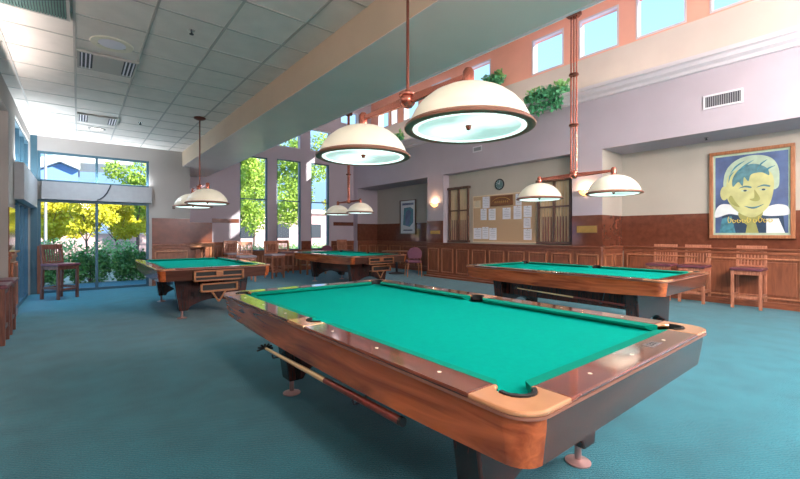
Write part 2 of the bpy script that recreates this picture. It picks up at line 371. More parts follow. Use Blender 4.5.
# baseboards, granite band, wainscot
tn = 10
def band(x0, x1, y0, y1, z0=1.04, z1=1.70):
    global tn
    bm = BM(); bx(bm, x0, x1, y0, y1, z0, z1); struct('trim_%d' % tn, bm, 'granite'); tn += 1
band(XR-.012, XR, 3.838, 4.5); band(XR-.012, XR, 8.5, 9.212); band(XR, XB, 3.838, 3.85)
band(XB-.012, XB, -.5, 3.838); band(XB-.012, XB, 9.212, 13.188); band(XR-.012, XB-.012, 13.188, 13.2); band(XR, XB-.012, 9.2, 9.212)
band(1.44, 2.3, YW-.012, YW); band(2.3, 3.28, YF-.012, YF, 1.04, 1.66); band(3.28, 4.1, YF-.012, YF, 1.66, 1.79)
band(7.6, XR-.012, YF-.012, YF, 1.62, 1.76); band(-1.1, -1.088, YB, 8.2); band(7.6, 8.3, YB+.0, YB+.01)
def wainscot(p0, p1, nrm, h=1.04, pan=.50, base_out=.0, z0=0):
    """panelled wood from p0 to p1 (axis aligned), facing nrm"""
    global tn
    p0 = Vector(p0); p1 = Vector(p1); L = (p1-p0).length; d = (p1-p0)/L; n_ = Vector(nrm)
    def put(bm, a, b, o0, o1, c, e):
        q = [p0+d*a+n_*o0, p0+d*b+n_*o1]
        bx(bm, min(q[0].x, q[1].x), max(q[0].x, q[1].x), min(q[0].y, q[1].y), max(q[0].y, q[1].y), c, e)
    bm = BM(); put(bm, 0, L, 0, .022, z0+.0, h-.1)
    k = max(1, round(L/pan)); s = L/k; fr = BM()
    for i in range(k):
        a, b = i*s+.06, (i+1)*s-.06
        if b-a < .08: continue
        zt, zb = h-.17, z0+.16
        for (A, B, C_, D) in ((a, b, zt-.03, zt), (a, b, zb, zb+.03), (a, a+.03, zb, zt), (b-.03, b, zb, zt)):
            put(fr, A, B, .02, .05, C_, D)
        put(bm, a+.065, b-.065, .02, .040, zb+.065, zt-.065)
    if len(fr.verts): struct('trim_%d' % tn, fr, 'wainscot_frame', bevel=.008); tn += 1
    struct('trim_%d' % tn, bm, 'wainscot', bevel=.006); tn += 1
    bm = BM(); put(bm, -.0, L, 0, .04, h-.11, h-.07); put(bm, 0, L, 0, .03, h-.07, h-.03); put(bm, 0, L, 0, .07, h-.03, h)
    put(bm, 0, L, 0, .045, z0, z0+.11)
    struct('trim_%d' % tn, bm, 'wainscot_rail', bevel=.006); tn += 1
wainscot((XR, 9.2, 0), (XR, 3.85, 0), (-1, 0, 0), pan=.62)
bm = BM(); bx(bm, XR-.16, XR-.046, 3.85, 9.2, 0, .05); struct('baseboard_right', bm, 'wainscot_rail', bevel=.01)
wainscot((XR, 3.85, 0), (XB, 3.85, 0), (0, -1, 0), pan=.45)
wainscot((XB, 3.8, 0), (XB, -.5, 0), (-1, 0, 0), pan=1.35)
wainscot((XB, 13.2, 0), (XB, 9.2, 0), (-1, 0, 0), pan=.8)
wainscot((XR, 13.2, 0), (XB-.03, 13.2, 0), (0, -1, 0), pan=.5)
wainscot((XR, 9.2, 0), (XB, 9.2, 0), (0, 1, 0), pan=.5)
wainscot((1.44, YW, 0), (2.3, YW, 0), (0, -1, 0), pan=.86)
wainscot((2.3, YF, 0), (4.1, YF, 0), (0, -1, 0), pan=.6)
wainscot((4.1, YF, 0), (7.55, YF, 0), (0, -1, 0), h=.74, pan=.7)
for a, b in ((5.07, 5.36), (6.29, 6.65)): band(a, b, YF-.03, YF, .74, 1.05)
wainscot((7.5, YF, 0), (XR, YF, 0), (0, -1, 0), pan=.5)
wainscot((-1.1, YB, 0), (-1.1, 8.2, 0), (1, 0, 0), pan=.9)
wainscot((-.8, 8.2, 0), (-.8, 8.9, 0), (1, 0, 0), pan=.7)
band(-.8, -.788, 8.2, 8.9)
bm = BM(); bx(bm, -.69, -.60, YW-.05, YW+.0, 0, 1.04); struct('trim_9', bm, 'wainscot', bevel=.004)
# header boxes between the two tiers of the glazed corner
bm = BM(); bx(bm, -.62, 1.43, YW-.10, YW+.02, 2.06, 2.45); struct('trim_5', bm, 'valance', bevel=.006)
bm = BM(); bx(bm, -.80, -.68, 8.85, YW-.11, 1.86, 2.46); struct('trim_6', bm, 'valance', bevel=.006)
bm = BM(); bx(bm, -1.1, -.90, YB, 7.2, 2.5, 2.62); bx(bm, -.92, -.90, YB, 7.2, 2.62, 2.72); struct('trim_8', bm, 'valance')  # unseen niche cornice, added to carry the fill uplight
bm = BM(); bx(bm, -.8, -.69, YW-.02, YW, 0, 3.44); struct('trim_7', bm, 'teal_metal')
bm = BM(); path(bm, [(.34, YW-.115, 2.08), (.40, YW-.115, 2.11), (.47, YW-.115, 2.17), (.53, YW-.115, 2.26), (.58, YW-.115, 2.38), (.60, YW-.115, 2.45)], .014)
tag(obj('cable', bm, 'dark_metal', smooth=True), 'short dark curved cable on the grey header box above the window mullion', 'cable')

# ---------------------------------------------------------------- ceiling fixtures
def grille(name, label, cat, cx, cy, sx_, sy_, nsl, along, frame, slat, z=ZL, centre=False):
    t = thing(name, label, cat, (cx, cy, z-.02)); f = BM(); e = .025
    bx(f, -sx_/2, sx_/2, -sy_/2, -sy_/2+e, -.012, .012); bx(f, -sx_/2, sx_/2, sy_/2-e, sy_/2, -.012, .012)
    bx(f, -sx_/2, -sx_/2+e, -sy_/2+e, sy_/2-e, -.012, .012); bx(f, sx_/2-e, sx_/2, -sy_/2+e, sy_/2-e, -.012, .012)
    obj('frame', f, frame, t)
    one_box('backing', (-sx_/2+e, sx_/2-e, -sy_/2+e, sy_/2-e, .004, .012), 'vent_dark', t)
    for i in range(nsl):
        q = -sx_/2+e+(sx_-2*e)*(i+.5)/nsl
        if centre and abs(q) < sx_*.26: continue
        s = BM(); bx(s, q-.007, q+.007, -sy_/2+e, sy_/2-e, -.010, .004); obj('slat', s, slat, t)
    if centre: one_box('plate', (-sx_*.25, sx_*.25, -sy_/2+e, sy_/2-e, -.014, .003), frame, t)
    return t
grille('ceiling_grille', 'large green-grey slatted return grille in the ceiling, at the top left corner', 'vent', -.36, 4.55, .6, 1.2, 26, 'x', 'tile_grid', 'vent_green')
grille('ceiling_vent', 'slatted supply vent with a plain centre plate, next to the round ceiling speaker', 'vent', .29, 6.2, .60, .60, 14, 'x', 'tile_grid', 'vent_white', centre=True)
grille('ceiling_vent', 'slatted supply vent with a plain centre plate, beside the small lit downlight', 'vent', .29, 9.3, .60, .60, 14, 'x', 'tile_grid', 'vent_white', centre=True)
t = thing('ceiling_speaker', 'round white speaker set in the tiled ceiling', 'speaker', (.30, 5.55, ZL))
bm = BM(); lathe(bm, [(0.13, 0), (.16, -.012), (.2, -.010), (.205, 0)]); obj('rim', bm, 'ivory', t, smooth=True)
bm = BM(); lathe(bm, [(0, -.018), (.09, -.016), (.13, -.004)]); obj('mesh_cover', bm, 'vent_white', t, smooth=True)
t = thing('ceiling_downlight', 'small lit downlight in the tiled ceiling in front of the window wall', 'light', (.30, 10.2, ZL))
bm = BM(); lathe(bm, [(.10, 0), (.11, -.015), (.14, -.012), (.145, 0)]); obj('trim_ring', bm, 'tile_grid', t, smooth=True)
bm = BM(); lathe(bm, [(0, -.012), (.10, -.010)]); obj('lens', bm, 'panel_glow', t)
l = bpy.data.lights.new('downlight_bulb', 'SPOT'); l.energy = 150; l.spot_size = math.radians(150); l.spot_blend = .6; l.shadow_soft_size = .08; l.color = (.80, .92, 1)
lo = bpy.data.objects.new('downlight_bulb', l); COL.objects.link(lo); lo.parent = t; lo.location = (0, 0, -.03)
def sprinkler(x, y, z, label):
    t = thing('sprinkler', label, 'sprinkler', (x, y, z))
    bm = BM(); lathe(bm, [(.0, -.002), (.035, -.004), (.035, 0)], seg=14); obj('escutcheon', bm, 'chrome', t)
    bm = BM(); tube(bm, (0, 0, -.035), (0, 0, 0), .009); lathe(bm, [(0, -.045), (.022, -.043), (.022, -.035), (0, -.034)], seg=12); obj('head', bm, 'dark_metal', t)
sprinkler(.93, 4.65, ZL, 'small dark sprinkler head in the ceiling nearest the camera')
sprinkler(.93, 9.1, ZL, 'small sprinkler head in the ceiling far from the camera near the windows')
sprinkler(9.0, 2.2, 3.07, 'tiny sprinkler head under the top of the niche above the portrait')
t = thing('wall_sensor', 'small dark sensor on the grey wall to the right of the big window', 'sensor', (1.92, YW, 1.98))
one_box('housing', (-.03, .03, -.03, 0, -.035, .035), 'dark_wood', t, .006)
for i, (px, py, pz, pw) in enumerate(FILL_GLOBES):  # shells and stems for the added fill globes
    t = thing('fill_globe_pendant', 'added opal fill globe behind the viewer, ' + ['under the tiled ceiling at the far back', 'under the tiled ceiling just behind', 'far back on the low side of the slope', 'far back on the high side of the slope', 'nearer, on the low side of the slope', 'nearer, on the high side of the slope'][i], 'lamp', (px, py, pz), 0, 'added fill globes behind the viewer')
    zc = (ZL if px < 2 else slope_z(px))-pz
    bm = BM(); lathe(bm, [(.175*math.sin(PI*k/14), .175*math.cos(PI*k/14)) for k in range(15)], seg=24); obj('globe', bm, 'opal_glass', t, smooth=True)
    bm = BM(); tube(bm, (0, 0, .17), (0, 0, zc), .01); lathe(bm, [(0, .16), (.05, .165), (.05, .20), (0, .21)]); obj('stem', bm, 'dark_metal', t)
# wall vents
def wall_vent(y0, y1, z0, z1, label):
    t = thing('wall_vent', label, 'vent', (XR, (y0+y1)/2, (z0+z1)/2)); hy, hz = (y1-y0)/2, (z1-z0)/2; f = BM(); e = .03
    bx(f, -.02, 0, -hy, hy, -hz, -hz+e); bx(f, -.02, 0, -hy, hy, hz-e, hz); bx(f, -.02, 0, -hy, -hy+e, -hz+e, hz-e); bx(f, -.02, 0, hy-e, hy, -hz+e, hz-e)
    obj('frame', f, 'vent_white', t, bevel=.004); one_box('backing', (-.006, 0, -hy+e, hy-e, -hz+e, hz-e), 'vent_dark', t)
    k = 16
    for i in range(k):
        q = -hy+e+(2*hy-2*e)*(i+.5)/k; s = BM(); bx(s, -.015, -.006, q-.005, q+.005, -hz+e, hz-e); obj('slat', s, 'valance', t)
wall_vent(1.58, 2.12, 3.46, 3.70, 'white framed vent high on the right wall under the crown moulding')
wall_vent(7.02, 7.34, 3.54, 3.70, 'small grey vent on the wall above the notice board niche, behind the big lamp')
# cove light strips lying on the ledge
for i in range(6):
    y0 = YB+.6+i*2.8
    tag(one_box('cove_light', (XR+.12, XR+.16, y0, y0+2.3, 4.33, 4.36), 'cove_glow'), 'warm strip light lying behind the crown moulding, %s from the far wall' % ['sixth', 'fifth', 'fourth', 'third', 'second', 'first'][i], 'light', 'cove strip lights on the ledge')

# ---------------------------------------------------------------- pool tables
W_, L_ = 1.64, 2.86
ZT, ZBED = .80, .762
RW = .135
def arc(cx, cy, r, a0, a1, n_=10):
    return [(cx+r*math.cos(a0+(a1-a0)*i/n_), cy+r*math.sin(a0+(a1-a0)*i/n_)) for i in range(n_+1)]
def round_rect(hx, hy, r, n_=6):
    pts = []
    for (sx_, sy_, a) in ((1, 1, 0), (-1, 1, PI/2), (-1, -1, PI), (1, -1, 3*PI/2)):
        pts += arc(sx_*(hx-r), sy_*(hy-r), r, a, a+PI/2, n_)
    return pts
def pool_table(label, loc, detail=True, ball_box=False, W_=1.64, L_=2.86):
    t = thing('pool_table', label, 'pool table', loc)
    hx, hy = W_/2, L_/2
    # apron: long faces and ends lofted, split by material via two meshes
    def ring_pts(off, rad, z, belly=0):
        out = []
        for (x, y) in round_rect(hx-off, hy-off, rad, 5):
            zz = z-belly*(1-(abs(y)/hy)**4) if belly else z
            out.append((x, y, zz))
        return out
    specs = [(.012, .09, .772, 0), (.014, .09, .74, 0), (.032, .08, .62, 0), (.12, .04, .612, 0)]
    def loft(bm, keep, qx=0, qy=0):
        rings = [ring_pts(*s_) for s_ in specs]; k = len(rings[0]); V = {}
        def vv(i, j):
            if (i, j) not in V: V[(i, j)] = bm.verts.new(rings[i][j])
            return V[(i, j)]
        for i in range(len(rings)-1):
            for j in range(k):
                j2 = (j+1) % k
                mx = (rings[0][j][0]+rings[0][j2][0])/2; my = (rings[0][j][1]+rings[0][j2][1])/2
                ty = 'side' if abs(mx) > hx-.035 and abs(my) < hy-.09 else ('end' if abs(my) > hy-.02 and abs(mx) < hx-.1 else 'corner')
                if qx and mx*qx < 0: continue
                if qy and my*qy < 0: continue
                if ty in keep: bm.faces.new([vv(i, j), vv(i, j2), vv(i+1, j2), vv(i+1, j)])
    bm = BM()
    # subdivide long sides for belly: handled by extra vertices
    def long_side(bm, s):
        N = 14; cols = []
        for i in range(N+1):
            y = -(hy-.102)+2*(hy-.102)*i/N; f = 1-(abs(y)/(hy-.102))**2.5
            cols.append([bm.verts.new((s*(hx-o), y, z-b_*f)) for (o, z, b_) in ((.012, .772, 0), (.014, .74, 0), (.032, .62, .03), (.12, .612, .03))])
        for a, b in zip(cols, cols[1:]):
            for i in range(3): bm.faces.new([a[i], b[i], b[i+1], a[i+1]])
    bm.free()
    for s in (-1, 1): bm = BM(); long_side(bm, s); obj('side_apron', bm, 'table_wood', t, smooth=True)
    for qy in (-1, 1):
        bm = BM(); loft(bm, ('end',), 0, qy); obj('end_apron', bm, 'table_wood_shaded', t, smooth=True)
        for qx in (-1, 1): bm = BM(); loft(bm, ('corner',), qx, qy); obj('corner_block', bm, 'table_wood', t, smooth=True)
    # thin light bead under the rail
    bm = BM(); P = round_rect(hx, hy, .10, 6); Q = round_rect(hx-.03, hy-.03, .08, 6)
    k = len(P); a = [bm.verts.new((x, y, .775)) for x, y in P]; b = [bm.verts.new((x, y, .784)) for x, y in P]; c = [bm.verts.new((x, y, .784)) for x, y in Q]; d = [bm.verts.new((x, y, .775)) for x, y in Q]
    for j in range(k):
        j2 = (j+1) % k
        for A, B in ((a, b), (b, c), (c, d), (d, a)): bm.faces.new([A[j], A[j2], B[j2], B[j]])
    obj('bead', bm, 'rim_bronze', t, smooth=True)
    # corner castings
    c_ = .225; p = RW+.012; r = .063; kk = math.sqrt(r*r-(p-RW)**2); ang = math.asin((p-RW)/r)
    def corner(sx_, sy_):
        pts = arc(.10, .10, .10, -PI/2, -PI, 8)           # outer arc from (.12,0) to (0,.12)
        pts = [(c_, 0)]+pts+[(0, c_), (RW, c_), (RW, p+kk)]
        # inner concave arc round the pocket on the corner side
        a0 = math.atan2(kk, RW-p); a1 = 2*PI+math.atan2(RW-p, kk)
        pts += arc(p, p, r, a0, a1, 12)[1:-1]+[(p+kk, RW), (c_, RW)]
        return [(sx_*(hx-x), sy_*(hy-y)) for x, y in pts]
    for sx_ in (-1, 1):
        for sy_ in (-1, 1):
            bm = BM(); poly(bm, corner(sx_, sy_), .784, ZT+.001); obj('corner_casting', bm, 'casting', t, bevel=.006)
    ps = RW-.005; rs = .06
    for s in (-1, 1):
        h = .105
        pts = [(0, -h), (RW, -h), (RW, -rs)]+arc(RW, 0, rs, -PI/2, -3*PI/2, 12)[1:-1]+[(RW, rs), (RW, h), (0, h)]
        bm = BM(); poly(bm, [(s*(hx-x), y) for x, y in pts], .784, ZT+.001); obj('side_casting', bm, 'casting', t, bevel=.005)
        for q in (-1, 1):
            y0, y1 = .105, hy-c_
            bm = BM(); bx(bm, min(s*hx, s*(hx-RW)), max(s*hx, s*(hx-RW)), min(q*y0, q*y1), max(q*y0, q*y1), .784, ZT)
            rl = obj('side_rail', bm, 'rail_wood', t, bevel=.006)
            if detail:
                for i in range(3):
                    sy = q*(y0+(y1-y0)*(i+.5)/3); bm = BM(); lathe(bm, [(0, .0012), (.008, .001), (.008, 0)], (s*(hx-.07), sy, ZT), 10)
                    obj('sight', bm, 'ivory', rl)
    for q in (-1, 1):
        bm = BM(); bx(bm, -(hx-c_), hx-c_, min(q*hy, q*(hy-RW)), max(q*hy, q*(hy-RW)), .784, ZT)
        rl = obj('end_rail', bm, 'rail_wood_x', t, bevel=.006)
        if detail:
            for i in range(3):
                bm = BM(); lathe(bm, [(0, .0012), (.008, .001), (.008, 0)], ((i-1)*.36, q*(hy-.07), ZT), 10); obj('sight', bm, 'ivory', rl)
            if q < 0:
                pl = one_box('nameplate', (.18, .30, -hy+.055, -hy+.10, ZT, ZT+.0015), 'chrome', rl)
                for z_ in range(2):
                    one_box('nameplate_line', (.20, .28, -hy+.066+z_*.016, -hy+.072+z_*.016, ZT+.0015, ZT+.002), 'dark_metal', rl)
    # cushions
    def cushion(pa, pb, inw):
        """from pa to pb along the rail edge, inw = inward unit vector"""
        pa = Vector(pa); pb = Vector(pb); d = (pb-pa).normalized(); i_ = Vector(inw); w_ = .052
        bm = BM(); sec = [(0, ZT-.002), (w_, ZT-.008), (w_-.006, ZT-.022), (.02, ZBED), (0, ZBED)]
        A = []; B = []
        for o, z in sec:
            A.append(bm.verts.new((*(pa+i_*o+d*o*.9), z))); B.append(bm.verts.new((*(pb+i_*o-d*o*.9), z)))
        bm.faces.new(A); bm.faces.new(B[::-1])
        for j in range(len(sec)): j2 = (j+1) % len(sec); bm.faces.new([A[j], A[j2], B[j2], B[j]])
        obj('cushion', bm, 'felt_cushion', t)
    ex, ey = hx-RW, hy-RW
    for s in (-1, 1):
        cushion((s*ex, rs+.004), (s*ex, ey-.075), (-s, 0)); cushion((s*ex, -ey+.075), (s*ex, -rs-.004), (-s, 0))
        cushion((-ex+.075, s*ey), (ex-.075, s*ey), (0, -s))
    # bed with pocket cut-outs
    pts = []
    pcx, pcy = hx-p, hy-p
    def cutcorner(sx_, sy_, rev):
        a = arc(pcx+.05, pcy+.05, r, PI, 3*PI/2, 8)   # inner quarter
        q = [(x*sx_, y*sy_) for x, y in a]
        return q[::-1] if rev else q
    b0 = ex+.0
    poly_pts = []
    poly_pts += cutcorner(1, 1, True)                     # from (pcx,pcy-r) to (pcx-r,pcy)
    poly_pts += [(pcx-r, ey), (-(pcx-r), ey)]
    poly_pts += cutcorner(-1, 1, False)
    poly_pts += [(-ex, pcy-r), (-ex, rs)] + [(-x, y) for x, y in arc(ex, 0, rs, PI/2, 3*PI/2, 10)][1:-1] + [(-ex, -rs), (-ex, -(pcy-r))]
    poly_pts += cutcorner(-1, -1, True)
    poly_pts += [(-(pcx-r), -ey), (pcx-r, -ey)]
    poly_pts += cutcorner(1, -1, False)
    poly_pts += [(ex, -(pcy-r)), (ex, -rs)] + arc(ex, 0, rs, 3*PI/2, PI/2, 10)[1:-1] + [(ex, rs), (ex, pcy-r)]
    bm = BM(); poly(bm, poly_pts, .72, ZBED)
    bmesh.ops.triangulate(bm, faces=bm.faces[:]); obj('cloth_bed', bm, 'felt', t)
    for sx_ in (-1, 1):
        for (cx, cy, rr, zz) in ((pcx, pcy, r, .785), (pcx, -pcy, r, .785), (ex, 0, rs, .785)):
            bm = BM(); lathe(bm, [(rr-.003, .66), (0, .66)], (0, 0, 0), 20); lathe(bm, [(rr-.002, zz-.02), (rr-.002, .66)], (0, 0, 0), 20)
            # raised rubber lip on the outer half
            a0 = math.atan2(cy, sx_*cx) if abs(cy) > 0 else (0 if sx_ > 0 else PI)
            N = 12
            for i in range(N):
                u0, u1 = a0-1.45+2.9*i/N, a0-1.45+2.9*(i+1)/N
                for (ra, rb) in ((rr-.012, rr+.002),):
                    v = [bm.verts.new((q*math.cos(u), q*math.sin(u), z)) for z in (ZT+.006, .70) for u in (u0, u1) for q in (ra, rb)]
                    for f in ((0, 1, 3, 2), (4, 6, 7, 5), (0, 2, 6, 4), (1, 5, 7, 3)): bm.faces.new([v[k_] for k_ in f])
            o = obj('pocket', bm, 'rubber', t, smooth=True); o.location = (sx_*cx, cy, 0)
    # undercarriage and pedestals
    one_box('undercarriage', (-.40, .40, -1.0, 1.0, .36, .66), 'dark_wood', t, .01)
    for q in (-1, 1):
        pts = [(-.56, .66), (.56, .66), (.48, .12), (.36, .12)]
        for i in range(9):
            a = i/8; pts.append((.33-.66*a, .12+.15*math.sin(PI*(.12+.76*a))))
        pts += [(-.36, .12), (-.48, .12)]
        bm = BM(); poly(bm, pts, q*.98-.075, q*.98+.075, 'XZ'); pd = obj('pedestal', bm, 'dark_wood', t, bevel=.012)
        for s in (-1, 1):
            bm = BM(); tube(bm, (s*.43, q*.98, .015), (s*.43, q*.98, .125), .018); lathe(bm, [(0, 0), (.068, 0), (.07, .008), (.045, .016), (.02, .022), (0, .022)], (s*.43, q*.98, 0), 22)
            obj('foot', bm, 'foot_metal', pd, smooth=True)
    if ball_box:
        y0, y1 = -hy-.02, -hy+.12
        bm = BM()
        X0, X1 = -.36, .36
        for (a, b, c, d) in ((X0, X1, .735, .755), (X0, X1, .655, .675), (X0, X1, .595, .615), (X0, X0+.03, .595, .755), (X1-.03, X1, .595, .755), (-.05, .05, .675, .735), (-.27, .27, .54, .56), (-.27, .27, .43, .455), (-.27, -.24, .43, .56), (.24, .27, .43, .56)):
            bx(bm, a, b, y0, y0+.03, c, d)
        bx(bm, -.26, .26, y0+.03, y1, .43, .45); bx(bm, X0+.01, X1-.01, y0+.03, y1, .60, .61)
        bb = obj('ball_return_box', bm, 'slat_wood', t, bevel=.004)
        one_box('dark_lining', (X0+.03, X1-.03, y0+.032, y0+.05, .615, .735), 'black', bb)
        one_box('dark_lining', (-.24, .24, y0+.05, y0+.07, .455, .54), 'black', bb)
        bm = BM()
        tube(bm, (-.10, y0+.06, .43), (0, y0+.06, .27), .014); tube(bm, (.10, y0+.06, .43), (0, y0+.06, .27), .014)
        obj('brace', bm, 'slat_wood', bb)
    return t
T1 = (1.79, 2.12, 0); T2 = (1.68, 7.90, 0); T3 = (5.68, 2.97, 0); T4 = (5.52, 9.1, 0)
pool_table('large turquoise-clothed wooden pool table nearest the camera in the foreground', T1, W_=1.68, L_=3.0)
pool_table('pool table with slatted ball box on its end, near the big left window', T2, False, True)
pool_table('pool table on the right, in front of the panelled wall and the row of stools', T3, False)
pool_table('pool table farthest back, in front of the tall narrow windows', T4, False, True, L_=3.1)

def cue(name, label, cat, p0, p1, bridge=False, r0=.013, r1=.006, group=None):
    p0 = Vector(p0); p1 = Vector(p1); t = thing(name, label, cat, p0, 0, group); d = p1-p0
    bm = BM(); tube(bm, d*0, d*.42, r0, r0*.85, 12); obj('butt', bm, 'cue_butt', t, smooth=True)
    bm = BM(); tube(bm, d*.42, d, r0*.85, r1, 12); obj('shaft', bm, 'pale_cue', t, smooth=True)
    bm = BM(); tube(bm, d*-.012, d*0, r0*1.05, r0*1.05, 12); obj('bumper', bm, 'rubber', t)
    if bridge:
        bm = BM(); u = Vector((0, 0, 1)); s = Vector((1, 0, 0))
        for k in range(7):
            a = PI*k/6
            q = d*1.0+Vector((0, 0, 0))
            tube(bm, q, q+(s*math.cos(a)*.055+u*(math.sin(a)*.04-.01)), .006, .007, 6)
        tube(bm, d*.985, d*1.01, .012, .012, 8)
        obj('bridge_head', bm, 'black', t)
    return t
cue('bridge_cue', 'mechanical bridge stick with black head under the foreground table apron', 'cue', (1.0, 1.24, .556), (1.0, 2.72, .517), True, .018, .009)
cue('pool_cue', 'pool cue stored under the apron of the right-hand pool table', 'cue', (4.95, 1.98, .47), (4.93, 3.45, .52), True, .012, .007)
# hooks carrying them (belong to the tables)
def hooks(tx, ty, xs, ys, zs):
    t = [o for o in COL.objects if o.name.startswith('pool_table') and abs(o.location.x-tx) < .01 and abs(o.location.y-ty) < .01][0]
    for y, z in zip(ys, zs):
        bm = BM(); x = xs-tx; path(bm, [(x+.10, y-ty, .60), (x+.04, y-ty, z-.005), (x+.02, y-ty, z-.022), (x-.02, y-ty, z-.022), (x-.028, y-ty, z-.0)], .005, 6)
        obj('cue_hook', bm, 'dark_metal', t)
hooks(T1[0], T1[1], 1.0, (1.55, 2.52), (.546, .522)); hooks(T3[0], T3[1], 4.94, (2.25, 3.25), (.479, .513))

# ---------------------------------------------------------------- table lamps
def table_lamp(label, cx, cy, zrim, ztop, rods=False, power=8, k_=.955):
    t = thing('billiard_lamp', label, 'lamp', (cx, cy, zrim))
    arm_z = .31
    for s in (-1, 1):
        o = s*.56
        bm = BM(); prof = [(.335, .012), (.335, .05), (.31, .10), (.27, .15), (.215, .195), (.15, .228), (.08, .246), (.04, .25), (.04, .243), (.08, .238), (.15, .22), (.21, .187), (.265, .142), (.303, .095), (.328, .048), (.338, .012)]
        lathe(bm, [(r_*k_, z_) for r_, z_ in prof], (0, 0, 0), 40); sh = obj('lamp_shade', bm, 'dome_glass', t, smooth=True, loc=(0, o, 0))
        bm = BM(); lathe(bm, [(r_*k_, z_) for r_, z_ in [(.318, .000), (.328, -.010), (.350, -.014), (.368, -.006), (.371, .004), (.352, .022), (.335, .024), (.318, .000)]], (0, 0, 0), 40); obj('rim', bm, 'rim_bronze', sh, smooth=True)
        bm = BM(); lathe(bm, [(r_*k_, z_) for r_, z_ in [(.321, -.006), (.305, -.011), (.294, -.004)]], (0, 0, 0), 40); obj('glass_ring', bm, 'ring_glow', sh, smooth=True)
        bm = BM(); lathe(bm, [(r_*k_, z_) for r_, z_ in [(.325, .002), (.305, -.006), (.29, .000), (.2, .012), (.1, .018), (0, .02)]], (0, 0, 0), 40); obj('lens', bm, 'lens_glow', sh, smooth=True)
        bm = BM(); lathe(bm, [(0, -.012), (.012, -.008), (.016, .004), (.02, .016), (0, .02)], (0, 0, 0), 12); obj('finial', bm, 'copper', sh, smooth=True)
        bm = BM(); lathe(bm, [(0, .36), (.022, .355), (.034, .335), (.034, .262), (.05, .25), (.05, .24), (0, .24)], (0, 0, 0), 20); obj('cap', bm, 'copper', sh, smooth=True)
        # the arm between hub and shade
        bm = BM(); zc = arm_z
        for (a, b, h0, h1) in ((.05, .54, .030, .018),):
            pts = [(s*a, zc-h0), (s*a, zc+h0), (s*b, zc+h1), (s*b, zc-h1)]
            poly(bm, pts, -.014, .014, 'YZ')
        obj('arm', bm, 'copper', t, bevel=.006)
        l = bpy.data.lights.new('lamp_bulb', 'SPOT'); l.energy = power; l.spot_size = math.radians(158); l.spot_blend = .5; l.shadow_soft_size = .02; l.color = (1, .96, .90)
        lo = bpy.data.objects.new('lamp_bulb', l); COL.objects.link(lo); lo.parent = t; lo.location = (0, o, -.02)
    bm = BM(); lathe(bm, [(0, .26), (.03, .262), (.05, .285), (.058, .31), (.05, .335), (.062, .34), (.062, .352), (.03, .36), (.016, .385), (0, .386)], (0, 0, 0), 24); obj('hub', bm, 'copper', t, smooth=True)
    H = ztop-zrim; bm = BM()
    if rods:
        for dx, dy in ((0, -.042), (0, 0), (0, .042)): tube(bm, (dx, dy, .32), (dx, dy, H-.02), .012, .012, 10)
        obj('stem', bm, 'copper', t, smooth=True)
        bm = BM()
        for zz in (H*.66, H*.385): lathe(bm, [(0, zz), (.065, zz), (.07, zz+.01), (.065, zz+.03), (0, zz+.03)], (0, 0, 0), 20)
        obj('collar', bm, 'dark_copper', t, smooth=True)
    else:
        tube(bm, (0, 0, .35), (0, 0, H-.01), .011, .011, 10); obj('stem', bm, 'dark_copper', t, smooth=True)
    bm = BM(); lathe(bm, [(0, H), (.075, H), (.1, H-.01), (.1, H-.03), (.06, H-.05), (.02, H-.06), (0, H-.06)] if not rods else [(0, H+.05), (.10, H+.05), (.11, H-.02), (.09, H-.04), (0, H-.04)], (0, 0, 0), 24); obj('canopy', bm, 'dark_copper', t, smooth=True)
    return t
table_lamp('two-dome copper and white glass lamp hanging over the foreground pool table', 1.80, 2.15, 1.925, ZL, k_=1.03)
table_lamp('two-dome lamp hanging from the tiled ceiling over the pool table by the left window', 1.74, 8.02, 1.83, ZL)
table_lamp('two-dome lamp on long copper rods over the right-hand pool table', 5.66, 2.97, 1.85, slope_z(5.66), True)
table_lamp('two-dome lamp over the farthest pool table, partly behind the foreground lamp', 5.56, 9.07, 1.84, slope_z(5.56), True)

